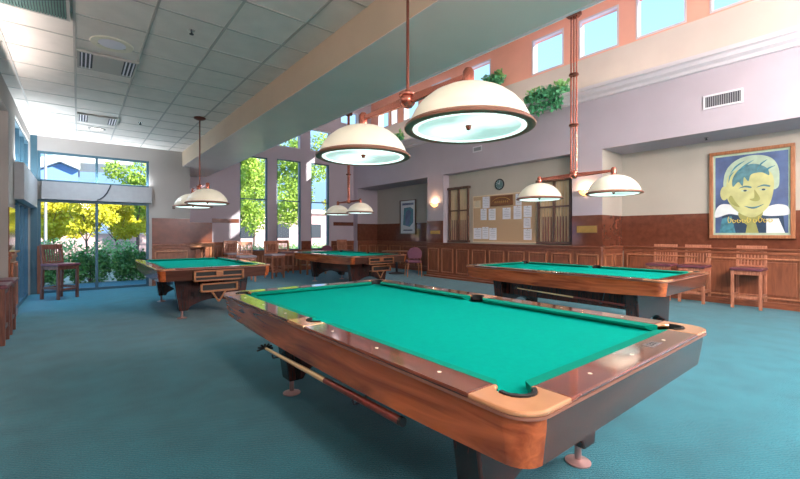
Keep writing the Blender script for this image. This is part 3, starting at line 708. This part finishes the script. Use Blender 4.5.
# ---------------------------------------------------------------- stools
def make_stool(label, loc, rz, wood_='stool_wood', seat='seat_vinyl', group='wooden slat-back bar stools'):
    """front of the stool faces +x in its own frame"""
    t = thing('bar_stool', label, 'stool', loc, rz, group)
    s = .21; zs = .66
    for sy in (-1, 1):
        bm = BM(); bx(bm, s-.045, s, sy*s-.022*(1+sy), sy*s+.022*(1-sy), 0, zs); obj('leg', bm, wood_, t, bevel=.004)
        bm = BM(); y0, y1 = sorted((sy*s, sy*(s-.044)))
        poly(bm, [(-s-.03, 0), (-s+.02, 0), (-s+.045, zs), (-s-.0, 1.09), (-s-.045, 1.09), (-s-.0, zs)], y0, y1, 'XZ'); obj('leg', bm, wood_, t, bevel=.004)
        bm = BM(); bx(bm, -s+.02, s-.03, sy*(s-.02)-.012, sy*(s-.02)+.012, .20, .245); obj('stretcher', bm, wood_, t)
    bm = BM(); bx(bm, s-.035, s-.01, -s+.03, s-.03, .17, .215); obj('footrest', bm, wood_, t, bevel=.003)
    bm = BM(); bx(bm, -s-.01, -s+.015, -s+.03, s-.03, .20, .24); obj('stretcher', bm, wood_, t)
    bm = BM(); bx(bm, s-.03, s-.01, -s+.04, s-.04, zs-.07, zs); bx(bm, -s+.01, s-.03, -s+.01, -s+.03, zs-.07, zs); bx(bm, -s+.01, s-.03, s-.03, s-.01, zs-.07, zs); obj('seat_frame', bm, wood_, t)
    bm = BM(); bx(bm, -s+.0, s+.025, -s-.015, s+.015, zs, zs+.05); obj('seat', bm, seat, t, bevel=.016)
    bm = BM(); poly(bm, [(-s+.042, -.0) for _ in ()] or [(-s-.030, .995), (-s+.012, .99), (-s+.0, 1.09), (-s-.038, 1.09)], -s+.04, s-.04, 'XZ'); obj('top_rail', bm, wood_, t, bevel=.003)
    bm = BM(); bx(bm, -s+.012, -s+.034, -s+.04, s-.04, .715, .745); obj('lower_rail', bm, wood_, t, bevel=.003)
    for i in range(7):
        y = -s+.07+(2*s-.14)*i/6
        bm = BM(); poly(bm, [(-s+.020, .74), (-s+.036, .74), (-s-.004, 1.01), (-s-.020, 1.01)], y-.010, y+.010, 'XZ'); obj('slat', bm, wood_, t)
    return t
st = make_stool('light wooden slat-back stool standing apart at right, below the portrait', (9.22, 1.64, 0), PI)
dup(st, (9.22, 2.44, 0), PI, 'right one of two slat-back stools side by side, left of the portrait', 'wooden slat-back bar stools')
dup(st, (9.22, 2.99, 0), PI, 'left one of two slat-back stools side by side, partly behind the right pool table', 'wooden slat-back bar stools')
dk = make_stool('dark slat-back stool standing alone in front of the big left window', (-.28, 10.62, 0), math.radians(-50), 'stool_dark')
dup(dk, (-.87, 7.35, 0), 0, 'dark stool at the left picture edge, the one nearer the window', 'wooden slat-back bar stools')
dup(dk, (-.87, 6.70, 0), 0, 'dark stool at the left picture edge, the one cut off by the frame', 'wooden slat-back bar stools')
fs = make_stool('slat-back stool with pale seat behind the left end of the farthest pool table', (4.55, 11.6, 0), math.radians(-80), 'stool_wood', 'seat_grey')
dup(fs, (3.6, 11.2, 0), math.radians(-95), 'pale-seated stool between the left pool table and the first tall window', 'wooden slat-back bar stools')
dup(fs, (3.75, 12.95, 0), math.radians(-90), 'slat-back stool against the panelled far wall beneath the narrow brown band', 'wooden slat-back bar stools')
dup(st, (7.75, 12.9, 0), math.radians(-90), 'slat-back stool seen beyond the farthest pool table, beside the far right corner', 'wooden slat-back bar stools')
dup(st, (5.35, 12.7, 0), math.radians(-90), 'slat-back stool under the windows, left of the round-backed purple chair', 'wooden slat-back bar stools')

# high tables
def high_table(label, loc, sx_, sy_, h, mat='slat_wood'):
    t = thing('side_table', label, 'table', loc)
    one_box('tabletop', (-sx_/2, sx_/2, -sy_/2, sy_/2, h-.035, h), mat, t, .006)
    for a in (-1, 1):
        for b in (-1, 1):
            one_box('leg', (a*(sx_/2-.05)-.025, a*(sx_/2-.05)+.025, b*(sy_/2-.05)-.025, b*(sy_/2-.05)+.025, 0, h-.035), mat, t, .004)
    one_box('table_apron', (-sx_/2+.04, sx_/2-.04, -sy_/2+.04, sy_/2-.04, h-.11, h-.035), mat, t)
    one_box('shelf', (-sx_/2+.04, sx_/2-.04, -sy_/2+.04, sy_/2-.04, .28, .30), mat, t)
high_table('narrow light wooden table against the far wall behind the left pool table', (2.78, 13.1, 0), .9, .42, 1.02)
high_table('low wooden table under the tall windows behind the farthest pool table', (6.0, 12.0, 0), .75, .6, .74)
# round table and purple chairs in the niche
t = thing('round_table', 'round dark-topped table in the corner niche in front of the small poster', 'table', (8.15, 10.3, 0))
bm = BM(); lathe(bm, [(0, .72), (.48, .72), (.5, .735), (.48, .75), (0, .75)], (0, 0, 0), 32); obj('tabletop', bm, 'frame_oak', t, smooth=True)
bm = BM(); tube(bm, (0, 0, .05), (0, 0, .72), .04); obj('column', bm, 'dark_metal', t, smooth=True)
bm = BM(); lathe(bm, [(0, 0), (.26, 0), (.26, .02), (.06, .06), (0, .06)], (0, 0, 0), 24); obj('base', bm, 'dark_metal', t, smooth=True)
def purple_chair(label, loc, rz, group='purple upholstered chairs'):
    t = thing('upholstered_chair', label, 'chair', loc, rz, group)
    s = .22
    for sx_ in (-1, 1):
        for sy in (-1, 1):
            bm = BM(); tube(bm, (sx_*(s+.02), sy*(s+.0), 0), (sx_*(s-.02), sy*(s-.02), .42), .014, .02, 8); obj('leg', bm, 'frame_oak', t, smooth=True)
    one_box('seat', (-s, s+.02, -s, s, .42, .50), 'purple_fabric', t, .025)
    bm = BM(); pts = []
    for i in range(13):
        a = PI*i/12; pts.append((.225*math.cos(a), .70+.20*math.sin(a)))
    pts = [(.19, .56)]+pts+[(-.19, .56)]
    poly(bm, pts, -s-.035, -s+.02, 'YZ'); obj('backrest', bm, 'purple_fabric', t, bevel=.014)
    for sy in (-1, 1):
        bm = BM(); tube(bm, (-s, sy*(s-.04), .44), (-s-.01, sy*(s-.04), .62), .014); obj('back_post', bm, 'frame_oak', t)
    return t
pc = purple_chair('mauve upholstered chair in front of the corner niche, beside the panelled wall end', (8.05, 9.35, 0), math.radians(60))
dup(pc, (6.95, 12.6, 0), math.radians(-90), 'purple round-backed chair under the last tall window', 'purple upholstered chairs')

# ---------------------------------------------------------------- things on the right wall
# sconces
def sconce(y, label):
    t = thing('wall_sconce', label, 'sconce', (XR, y, 2.20), 0, 'half-bowl wall sconces')
    bm = BM(); seg = 16; prof = [(.02, -.085), (.07, -.06), (.11, -.02), (.13, .03)]
    rings = [[bm.verts.new((-r*math.sin(PI*i/seg), r*math.cos(PI*i/seg)*1.15, z)) for i in range(seg+1)] for r, z in prof]
    for a, b in zip(rings, rings[1:]):
        for i in range(seg): bm.faces.new([a[i], a[i+1], b[i+1], b[i]])
    obj('bowl', bm, 'sconce_glow', t, smooth=True)
    bm = BM(); N = 16
    pts = [(-.142*math.sin(PI*i/N), .142*math.cos(PI*i/N)*1.15) for i in range(N+1)]; pts2 = [(-.125*math.sin(PI*i/N), .125*math.cos(PI*i/N)*1.15) for i in range(N+1)][::-1]
    poly(bm, pts+pts2, .022, .036); obj('rim_band', bm, 'copper', t)
    one_box('back_plate', (-.012, 0, -.05, .05, -.09, .02), 'copper', t)
    l = bpy.data.lights.new('sconce_bulb', 'POINT'); l.energy = 9; l.color = (1, .66, .36); l.shadow_soft_size = .03
    lo = bpy.data.objects.new('sconce_bulb', l); COL.objects.link(lo); lo.parent = t; lo.location = (-.06, 0, .05)
sconce(8.86, 'glowing half-bowl sconce on the pier between corner niche and cue rack')
sconce(4.19, 'glowing half-bowl sconce on the pier behind the right-hand hanging lamp')
# plaques
for (y0, y1, z0, z1, lb) in ((3.95, 4.38, 1.33, 1.47, 'long gold plaque on the brown band of the pier nearer the portrait'), (8.62, 9.04, 1.30, 1.40, 'pale gold plaque on the brown band of the pier next to the corner niche')):
    t = thing('wall_plaque', lb, 'plaque', (XR-.012, (y0+y1)/2, (z0+z1)/2))
    h = (y1-y0)/2; v = (z1-z0)/2
    one_box('plate', (-.012, 0, -h, h, -v, v), 'gold', t, .003)
    one_box('rim', (-.008, 0, -h-.012, h+.012, -v-.012, v+.012), 'sign_wood', t, .003)
# cue racks
XN = XR+.25
def rack(y0, y1, z0, z1, label, ncue, where):
    t = thing('cue_rack', label, 'cue rack', (XN, (y0+y1)/2, z0)); h = (y1-y0)/2; H = z1-z0
    one_box('back_panel', (-.02, 0, -h+.02, h-.02, 0, H-.03), 'rack_back', t)
    for q in (-h, -.02, h-.04): one_box('stile', (-.085, -.02, q, q+.04, 0, H-.06), 'rack_wood', t, .004)
    one_box('crown', (-.11, 0, -h-.04, h+.04, H-.07, H), 'rack_wood', t, .008)
    one_box('base', (-.11, 0, -h-.02, h+.02, 0, .06), 'rack_wood', t, .006)
    one_box('cue_clip_rail', (-.085, -.055, -h+.04, -.02, H*.56, H*.56+.035), 'rack_wood', t); one_box('cue_clip_rail', (-.085, -.055, .02, h-.04, H*.56, H*.56+.035), 'rack_wood', t)
    k = 0
    for side in (-1, 1):
        n_ = ncue
        for i in range(n_):
            y = (y0+y1)/2+side*(.06+(h-.14)*(i+.3)/n_)
            words_ = ['innermost', 'second from the middle', 'third from the middle', 'outermost'][i]
            cue('pool_cue', 'pool cue in the %s, %s, %s half' % (where, words_, 'left' if side > 0 else 'right'), 'cue', (XN-.045, y, z0+.061), (XN-.045, y, z0+.061+1.40), False, .013, .006, 'cues in the %s' % where)
rack(7.68, 8.44, 1.06, 2.68, 'dark wooden cue rack left of the notice board', 3, 'left rack')
rack(4.62, 5.46, 1.06, 2.60, 'dark wooden cue rack right of the notice board, partly behind the hanging lamp', 4, 'right rack')
# notice board
t = thing('notice_board', 'large tan cork notice board between the two cue racks', 'notice board', (XN, 6.54, 1.72))
one_box('cork', (-.016, 0, -.99, .99, -.62, .62), 'cork', t); f = BM()
for b_ in ((-.024, 0, -1.01, 1.01, .62, .645), (-.024, 0, -1.01, 1.01, -.645, -.62), (-.024, 0, -1.01, -.99, -.62, .62), (-.024, 0, .99, 1.01, -.62, .62)): bx(f, *b_)
obj('frame', f, 'paper_cream', t)
def pix(x, y, X0):
    u = (x-400)/400; r = ((math.sin(YAW)+u*math.cos(YAW)), (math.cos(YAW)-u*math.sin(YAW)), (234-y)/400); k = X0/r[0]; return k*r[1], 1.3+k*r[2]
papers = [((474, 201, 481, 208), 'cream square notice at the top left corner of the board', 'paper_cream'), ((483, 197, 490, 208), 'white sheet at the top of the board, just left of the wooden sign', 'paper'),
 ((481, 209, 487, 220), 'white sheet in the second row, first from the left', 'paper'), ((489, 209, 496, 220), 'white sheet in the second row, second from the left', 'paper'), ((503, 208, 511, 219), 'white sheet in the second row, under the wooden sign', 'paper'),
 ((514, 206, 522, 219), 'white sheet in the second row, second from the right', 'paper'), ((524, 206, 532, 217), 'white sheet at the right end of the second row', 'paper'), ((516, 194, 522, 205), 'white sheet at the top of the board, just right of the wooden sign', 'paper'),
 ((524, 218, 531, 228), 'white sheet in the right-hand column, middle one', 'paper'), ((524, 229, 532, 240), 'white sheet in the right-hand column, lowest one', 'paper'),
 ((474, 228, 482, 239), 'white sheet at the lower left of the board, first of three', 'paper'), ((482.6, 227, 489, 239), 'white sheet at the lower left of the board, middle of three', 'paper'), ((489.6, 228, 497, 240), 'white sheet at the lower left of the board, last of three', 'paper')]
for (x0, y0, x1, y1), lb, mt in papers:
    a, zt = pix(x0, y0, XN); b, zb = pix(x1, y1, XN); zt = min(zt, 2.37)
    t = thing('paper_notice', lb, 'paper', (XN-.017, (a+b)/2, (zt+zb)/2), 0, 'papers on the notice board')
    h = abs(a-b)/2; v = (zt-zb)/2
    one_box('sheet', (-.003, 0, -h, h, -v, v), mt, t)
    bm = BM()
    for i in range(5): bx(bm, -.0036, -.003, -h*.7, h*(.7 if i % 2 else .45), v*(.7-.3*i)-.006, v*(.7-.3*i)+.002)
    obj('print_lines', bm, 'valance', t)
    bm = BM(); bx(bm, -.008, -.003, -.008, .008, v-.022, v-.006); obj('pin', bm, 'copper', t)
t = thing('wooden_sign', 'carved brown wooden sign with gold lettering at the top of the notice board', 'sign', (XN-.024, 6.55, 2.18))
one_box('board', (-.03, 0, -.36, .36, -.13, .14), 'sign_wood', t, .02)
bm = BM(); cv = [(-.28, .0), (-.2, .05), (-.1, .08), (0, .09), (.1, .08), (.2, .05), (.28, 0)]
for (a, b), (c, d) in zip(cv, cv[1:]): tube(bm, (-.032, a, b), (-.032, c, d), .008)
for k in range(7):
    y = .2-k*.066; tube(bm, (-.032, y, -.06), (-.032, y-.01, .0), .008); tube(bm, (-.032, y-.0, -.03), (-.032, y-.035, -.03), .006)
obj('lettering', bm, 'gold', t)
t = thing('wall_clock', 'round dark-rimmed clock on the wall above the notice board', 'clock', (XN, 6.63, 2.62))
bm = BM(); N = 28
poly(bm, [(.125*math.cos(2*PI*i/N), .125*math.sin(2*PI*i/N)) for i in range(N)], -.02, 0, 'YZ'); obj('face', bm, 'clock_face', t)
bm = BM()
for i in range(N):
    a, b = 2*PI*i/N, 2*PI*(i+1)/N; tube(bm, (-.018, .135*math.cos(a), .135*math.sin(a)), (-.018, .135*math.cos(b), .135*math.sin(b)), .016, .016, 8)
obj('rim', bm, 'clock_black', t, smooth=True)
bm = BM(); tube(bm, (-.025, 0, 0), (-.025, .05, .04), .006); tube(bm, (-.025, 0, 0), (-.025, -.02, .09), .004); obj('hands', bm, 'paper', t)
bm = BM()
for i in range(12): a = 2*PI*i/12; tube(bm, (-.022, .095*math.cos(a), .095*math.sin(a)), (-.022, .112*math.cos(a), .112*math.sin(a)), .004)
obj('hour_marks', bm, 'paper', t)
t = thing('power_outlet', 'dark power outlet on the panelling between the stools at right', 'outlet', (XB-.022, 2.03, .42))
one_box('plate', (-.008, 0, -.035, .035, -.055, .055), 'black', t, .003)

# framed pictures
def ell(cx, cy, rx, ry, n_=24, a0=0, a1=2*PI): return [(cx+rx*math.cos(a0+(a1-a0)*i/n_), cy+ry*math.sin(a0+(a1-a0)*i/n_)) for i in range(n_)]
def crom(pts, n_=5):
    out = []; k = len(pts)
    for i in range(k):
        a, b, c, d = [Vector(pts[(i+j) % k]) for j in (-1, 0, 1, 2)]
        for q in range(n_):
            u = q/n_; v = .5*((2*b)+(c-a)*u+(2*a-5*b+4*c-d)*u*u+(3*b-a-3*c+d)*u**3); out.append((v.x, v.y))
    return out
def layer(name, pts, mat, d0, t, parent=None):
    if name in ('painted_hair', 'painted_face', 'painted_fringe', 'painted_shoulder', 'painted_nose', 'painted_mouth', 'painted_cheek', 'painted_collar', 'painted_eyebrow', 'painted_strand'): pts = crom(pts)
    # picture coordinates: u to the right as seen, v up; the wall faces -X so u = -y
    bm = BM(); poly(bm, [(-u, v) for u, v in pts], -d0-.0015, -d0, 'YZ'); return obj(name, bm, mat, t)
t = thing('portrait_picture', 'large framed portrait poster of a pale-faced man on blue, on the right wall', 'picture', (XB-.012, 1.66, 2.03))
hw, hh = .59, .81
f = BM()
for b_ in ((-.05, 0, -hw, hw, hh-.06, hh), (-.05, 0, -hw, hw, -hh, -hh+.06), (-.05, 0, -hw, -hw+.06, -hh+.06, hh-.06), (-.05, 0, hw-.06, hw, -hh+.06, hh-.06)): bx(f, *b_)
obj('frame', f, 'frame_oak', t, bevel=.008)
one_box('mat_board', (-.012, 0, -hw+.06, hw-.06, -hh+.06, hh-.06), 'poster_pale', t)
layer('painted_background', [(-.5, -.71), (.5, -.71), (.5, .71), (-.5, .71)], 'poster_blue', .012, t)
layer('painted_suit', [(-.42, -.71), (-.40, -.40), (-.28, -.30), (0, -.34), (.28, -.32), (.44, -.42), (.46, -.71)], 'poster_dark', .0135, t)
layer('painted_shoulder', [(-.5, -.42), (-.49, -.27), (-.42, -.18), (-.30, -.18), (-.16, -.25), (-.06, -.36), (-.14, -.39), (-.3, -.36)], 'poster_white', .015, t)
layer('painted_shoulder', [(.18, -.40), (.22, -.27), (.32, -.22), (.42, -.22), (.5, -.27), (.5, -.40)], 'poster_white', .015, t)
layer('painted_collar', [(-.16, -.34), (-.02, -.30), (.10, -.28), (.18, -.34), (.12, -.48), (.0, -.58), (-.12, -.48)], 'poster_shade', .0165, t)
layer('painted_hair', [(-.34, .10), (-.37, .32), (-.30, .52), (-.14, .65), (.08, .68), (.26, .62), (.36, .48), (.39, .26), (.34, .05), (0, .1)], 'poster_pale', .018, t)
layer('painted_ear', ell(-.365, .03, .06, .13), 'poster_skin', .0195, t)
layer('painted_face', [(-.30, .36), (-.34, .14), (-.32, -.08), (-.24, -.24), (-.10, -.38), (.04, -.43), (.16, -.36), (.26, -.22), (.31, .0), (.32, .2), (.27, .36), (.1, .45), (-.15, .45)], 'poster_skin', .021, t)
layer('painted_fringe', [(-.24, .14), (-.24, .30), (-.14, .46), (.04, .53), (.22, .44), (.26, .30), (.16, .36), (.02, .34), (-.02, .22), (-.08, .3), (-.10, .14), (-.16, .22)], 'poster_hair', .0225, t)
for sgn, cx in ((-1, -.07), (1, .18)):
    layer('painted_eyebrow', [(cx-.09, .10), (cx, .145), (cx+.09, .12), (cx+.08, .095), (cx, .115)], 'poster_hair', .024, t)
    layer('painted_eye', ell(cx, .055, .052, .016), 'poster_pale', .024, t); layer('painted_pupil', ell(cx+.005, .055, .024, .017), 'poster_dark', .0255, t)
layer('painted_nose', [(.06, .06), (.09, .02), (.14, -.10), (.10, -.145), (.03, -.135), (.0, -.10), (.06, -.08)], 'poster_shade', .024, t)
layer('painted_mouth', [(-.08, -.22), (.02, -.245), (.10, -.235), (.19, -.20), (.10, -.265), (.02, -.275)], 'poster_hair', .024, t)
layer('painted_cheek', [(-.26, -.02), (-.2, -.14), (-.14, -.24), (-.24, -.19), (-.30, -.08)], 'poster_shade', .024, t)
for (a, b, c, d) in ((-.28, .38, -.06, .60), (-.20, .34, .06, .60), (.10, .40, .24, .58), (-.30, .22, -.22, .42), (.20, .34, .34, .46)):
    layer('painted_strand', [(a, b), ((a+c)/2-.03, (b+d)/2+.03), (c, d), ((a+c)/2-.01, (b+d)/2+.01)], 'poster_teal', .0245, t)
layer('painted_lapel', [(-.44, -.71), (-.40, -.44), (-.26, -.40), (-.20, -.71)], 'poster_teal', .0145, t)
layer('painted_lapel', [(.22, -.71), (.22, -.46), (.38, -.46), (.46, -.71)], 'poster_white', .0145, t)
layer('painted_tie', [(-.02, -.44), (.06, -.44), (.12, -.71), (-.06, -.71)], 'poster_shade', .0175, t)
# yellow script caption across the suit
bm = BM(); X = -.033
for k, ch in enumerate([0, 1, 1, 1, 2, 1, 0, 1, 1]):
    u = -.30+k*.068+(0.02 if k > 4 else 0); hgt = .11 if ch == 0 else (.06 if ch == 1 else .09)
    P = [(u, -.52+hgt), (u-.012, -.52+hgt*.5), (u, -.525), (u+.03, -.51), (u+.04, -.52+hgt*.6), (u+.015, -.52+hgt*.7)]
    for a, b in zip(P, P[1:]): tube(bm, (-.027, -a[0], a[1]), (-.027, -b[0], b[1]), .006, .006, 6)
obj('painted_caption', bm, 'poster_yellow', t)
t = thing('small_poster', 'framed poster with white margin and blue picture in the far corner niche', 'picture', (XB-.012, 11.25, 1.92))
f = BM(); hw, hh = .45, .63
for b_ in ((-.04, 0, -hw, hw, hh-.03, hh), (-.04, 0, -hw, hw, -hh, -hh+.03), (-.04, 0, -hw, -hw+.03, -hh+.03, hh-.03), (-.04, 0, hw-.03, hw, -hh+.03, hh-.03)): bx(f, *b_)
obj('frame', f, 'rack_wood', t); one_box('mat_board', (-.012, 0, -hw+.03, hw-.03, -hh+.03, hh-.03), 'poster_white', t)
layer('printed_title', [(-.32, .44), (.32, .44), (.32, .52), (-.32, .52)], 'poster_blue', .012, t)
layer('printed_picture', [(-.28, -.28), (.10, -.36), (.30, -.2), (.30, .28), (.14, .36), (-.22, .34)], 'poster_teal', .012, t)
layer('printed_figure', [(-.12, -.3), (.08, -.3), (.12, .0), (.2, .15), (.05, .28), (-.1, .2), (-.16, 0)], 'poster_blue', .0135, t)
layer('printed_caption', [(-.26, -.50), (.26, -.50), (.26, -.46), (-.26, -.46)], 'poster_dark', .012, t)

# ---------------------------------------------------------------- foliage
def leaves(bm, n_, fn, size, droop=0):
    for _ in range(n_):
        c = Vector(fn()); d = Vector((random.gauss(0, 1), random.gauss(0, 1), random.gauss(0, 1)-droop)).normalized()
        u = d.orthogonal().normalized(); u.rotate(Matrix.Rotation(random.random()*6.28, 3, d)); s = size*random.uniform(.6, 1.3)
        v = [bm.verts.new(c), bm.verts.new(c+d*s*.5+u*s*.28), bm.verts.new(c+d*s), bm.verts.new(c+d*s*.5-u*s*.28)]
        bm.faces.new(v)
def in_blobs(blobs):
    def f():
        (cx, cy, cz, rx, ry, rz) = random.choice(blobs)
        while True:
            a = [random.uniform(-1, 1) for _ in range(3)]
            q = sum(v*v for v in a)
            if q < 1 and q > .15: return (cx+a[0]*rx, cy+a[1]*ry, cz+a[2]*rz)
    return f
def ledge_plant(y, label, sc_=1.0, x=XR-.02, z=4.335):
    t = thing('ledge_plant', label, 'plant', (x, y, z), 0, 'trailing plants on the crown ledge')
    one_box('planter', (-.12, .04, -.22*sc_, .22*sc_, 0, .13), 'stool_dark', t, .01)
    bm = BM(); bl = [(-.05, -.2*sc_, .16, .12, .2*sc_, .12), (-.05, .2*sc_, .17, .12, .2*sc_, .12), (-.05, 0, .22, .12, .25*sc_, .15), (-.18, .1*sc_, .02, .07, .18*sc_, .2*sc_), (-.18, -.2*sc_, 0, .06, .14*sc_, .2*sc_)]
    leaves(bm, int(900*sc_), in_blobs(bl), .10, .3); obj('foliage', bm, 'leaf', t)
    bm = BM(); leaves(bm, int(120*sc_), in_blobs([(-.08, -.25*sc_, .28, .1, .12*sc_, .14), (-.08, .2*sc_, .26, .1, .16*sc_, .14)]), .11); tag(obj('young_leaves', bm, 'leaf2', t), 'lighter green leaf tips', None)
ledge_plant(5.08, 'full trailing ivy plant on the crown ledge nearest the copper rods', 1.45)
ledge_plant(7.15, 'bushy green plant high on the clerestory sill just above the foreground lamp dome', .95, XC-.16, 5.46)
ledge_plant(10.6, 'small green plant on the ledge seen between the two foreground lamp domes', .7)

# ---------------------------------------------------------------- outdoors
bm = BM(); bx(bm, -60, 60, 13.9, 120, -.14, -.04); bx(bm, -60, -1.35, -20, 13.9, -.14, -.04); bx(bm, -1.35, 2.05, 11.95, 13.9, -.14, -.04); o = struct('ground', bm, 'ground')
def tree(label, x, y, h, crown, mat, n_=2600, leaf=.21, tr=.09, name='tree', group='trees outside the windows', lo=.45):
    t = thing(name, label, 'tree', (x, y, -.04), 0, group)
    bm = BM(); random.seed(int(x*31+y*17)); q = Vector((0, 0, 0)); pts = [q.copy()]
    for i in range(4): q = q+Vector((random.uniform(-.12, .12), random.uniform(-.12, .12), h*.16)); pts.append(q.copy())
    for i, (a, b) in enumerate(zip(pts, pts[1:])): tube(bm, a, b, tr*(1-.15*i), tr*(.85-.15*i), 8)
    for k in range(7):
        s_ = random.choice(pts[2:]); a = random.random()*6.28; e = s_+Vector((math.cos(a)*crown*.6, math.sin(a)*crown*.6, h*random.uniform(.15, .4))); tube(bm, s_, e, tr*.4, tr*.15, 6)
    obj('trunk', bm, 'trunk', t, smooth=True)
    bl = []
    n_ = int(n_*1.9)
    for k in range(18):
        a = random.random()*6.28; rr = random.uniform(0, crown*.75); z = h*random.uniform(lo, .9)
        bl.append((rr*math.cos(a), rr*math.sin(a), z, crown*random.uniform(.28, .45), crown*random.uniform(.28, .45), h*random.uniform(.07, .13)))
    bm = BM(); leaves(bm, n_, in_blobs(bl), leaf); obj('crown', bm, mat, t)
# seen through the big left window
YT = [(-1.9, 19.2), (-.75, 21.4), (.35, 19.2), (1.5, 21.4), (2.7, 19.4)]
for (tx, ty), ww in zip(YT, ['at the far left edge of the glazed corner', 'seen at the left side of the big left window', 'seen just left of the centre mullion of the big left window', 'seen just right of the centre mullion of the big left window', 'seen at the right side of the big left window']):
    tree('small yellow-leaved tree outside, '+ww, tx, ty, 3.2, .95, 'tree_yellow', lo=.42, n_=4200, leaf=.13, tr=.05, group='yellow trees outside the left window')
tree('tall green tree outside the right pane of the big left window', 2.3, 24.6, 5.3, 1.5, 'tree_green', lo=.5, n_=3000, leaf=.17)
for k, (tx, ty) in enumerate([(-4.6, 28.5), (-.6, 29), (3.4, 29.5)]):
    tree('green bushy tree far outside behind the yellow trees, '+['left one', 'middle one', 'right one'][k], tx, ty, 4.0, 2.0, 'tree_green', lo=.25, n_=2200, leaf=.2, group='green trees behind the yellow ones')

# seen through the tall windows
tree('tall leafy tree outside the first tall window', 5.9, 19.5, 6.8, 1.7, 'tree_green', lo=.30, n_=4200, leaf=.16)
tree('tall leafy tree outside the second tall window', 9.4, 20.5, 7.4, 1.8, 'tree_green', lo=.32, n_=4600, leaf=.16)
tree('bright leafy tree outside the third tall window', 13.2, 21.5, 7.2, 2.0, 'tree_yellow', lo=.32, n_=4200, leaf=.16)
tree('pale green tree far beyond the tall windows', 10.5, 31, 7.8, 3.0, 'tree_green', lo=.3, n_=3600, leaf=.22)
# hedge, shrubs
def shrub(label, x, y, rx, ry, h, mat='hedge', n_=2200, group='shrubs of the hedge outside'):
    random.seed(int(x*91+y*3)); t = thing('shrub', label, 'shrub', (x, y, -.04), 0, group)
    bm = BM(); leaves(bm, n_, in_blobs([(0, 0, h*.5, rx, ry, h*.5), (-rx*.5, 0, h*.45, rx*.6, ry, h*.45), (rx*.5, 0, h*.45, rx*.6, ry, h*.45)]), .09); obj('foliage', bm, mat, t)
    bm = BM()
    for k in range(5): tube(bm, (0, 0, 0), (random.uniform(-rx, rx)*.6, random.uniform(-ry, ry)*.6, h*.6), .012, .006, 6)
    obj('stems', bm, 'trunk', t)
wh = ['first from the left', 'second from the left', 'third from the left', 'fourth from the left', 'fifth from the left']
for i in range(5): shrub('low dark green hedge shrub outside the big left window, '+wh[i], -2.6+i*.95, 13.6+.1*(i % 2), .45, .4, .98 if i > 2 else .92)
for i in range(4): shrub('pale green shrub behind the hedge outside, '+wh[i], -3.6+i*1.55, 18.0, .72, .5, 1.25, 'leaf2', 1800, 'pale shrubs behind the hedge')
for i in range(4): shrub('pale green shrub outside below the tall windows, '+wh[i], 5.6+i*1.7, 17.2, .7, .5, 1.0, 'leaf2', 1200, 'pale shrubs below the tall windows')
# neighbouring buildings
t = thing('neighbour_building', 'pale blue building with a white eave seen through the upper left window', 'building', (-6.5, 34, 0))
bm = BM(); poly(bm, [(-6, 0), (6.5, 0), (6.5, 5.5), (5.6, 5.9), (4.5, 5.3), (-6, 3.9)], 0, 4, 'XZ'); obj('wall', bm, 'stucco_blue', t)
bm = BM(); poly(bm, [(-6.3, 5.3), (4.5, 6.05), (5.6, 6.4), (9.5, 6.3), (9.5, 6.1), (6.6, 5.95), (6.6, 5.5), (5.6, 5.95), (4.5, 5.35), (-6.3, 3.85)], -.6, 4.2, 'XZ'); obj('eave', bm, 'eave_white', t)
for k in range(3): one_box('window', (-3+k*3, -1.8+k*3, -.03, 0, 1.0, 1.9), 'dark_metal', t)
t = thing('neighbour_building', 'low pink stucco building across the yard beyond the tall windows', 'building', (14, 38, 0))
one_box('wall', (-8, 14, 0, 5, 0, 3.4), 'stucco_pink', t); one_box('roof', (-8.4, 14.4, -.4, 5.4, 3.4, 3.8), 'eave_white', t)
for k in range(5): one_box('window', (-6+k*3.5, -4.6+k*3.5, -.04, 0, .9, 2.3), 'dark_metal', t)
t = thing('neighbour_building', 'long pale pink garden wall beyond the trees outside the left window', 'wall', (-1, 25.5, 0))
one_box('wall', (-8, 7, 0, .3, -.04, 1.3), 'stucco_pink', t); one_box('coping', (-8.05, 7.05, -.05, .35, 1.3, 1.38), 'eave_white', t)
t = thing('street_lamp', 'slim grey lamp post outside the big left window', 'lamp post', (-.9, 19.0, -.04))
bm = BM(); tube(bm, (0, 0, 0), (0, 0, 5.4), .05, .04); obj('pole', bm, 'valance', t, smooth=True)
bm = BM(); lathe(bm, [(0, 5.6), (.16, 5.56), (.2, 5.42), (.06, 5.38), (0, 5.38)]); obj('lamp_head', bm, 'dark_metal', t, smooth=True)
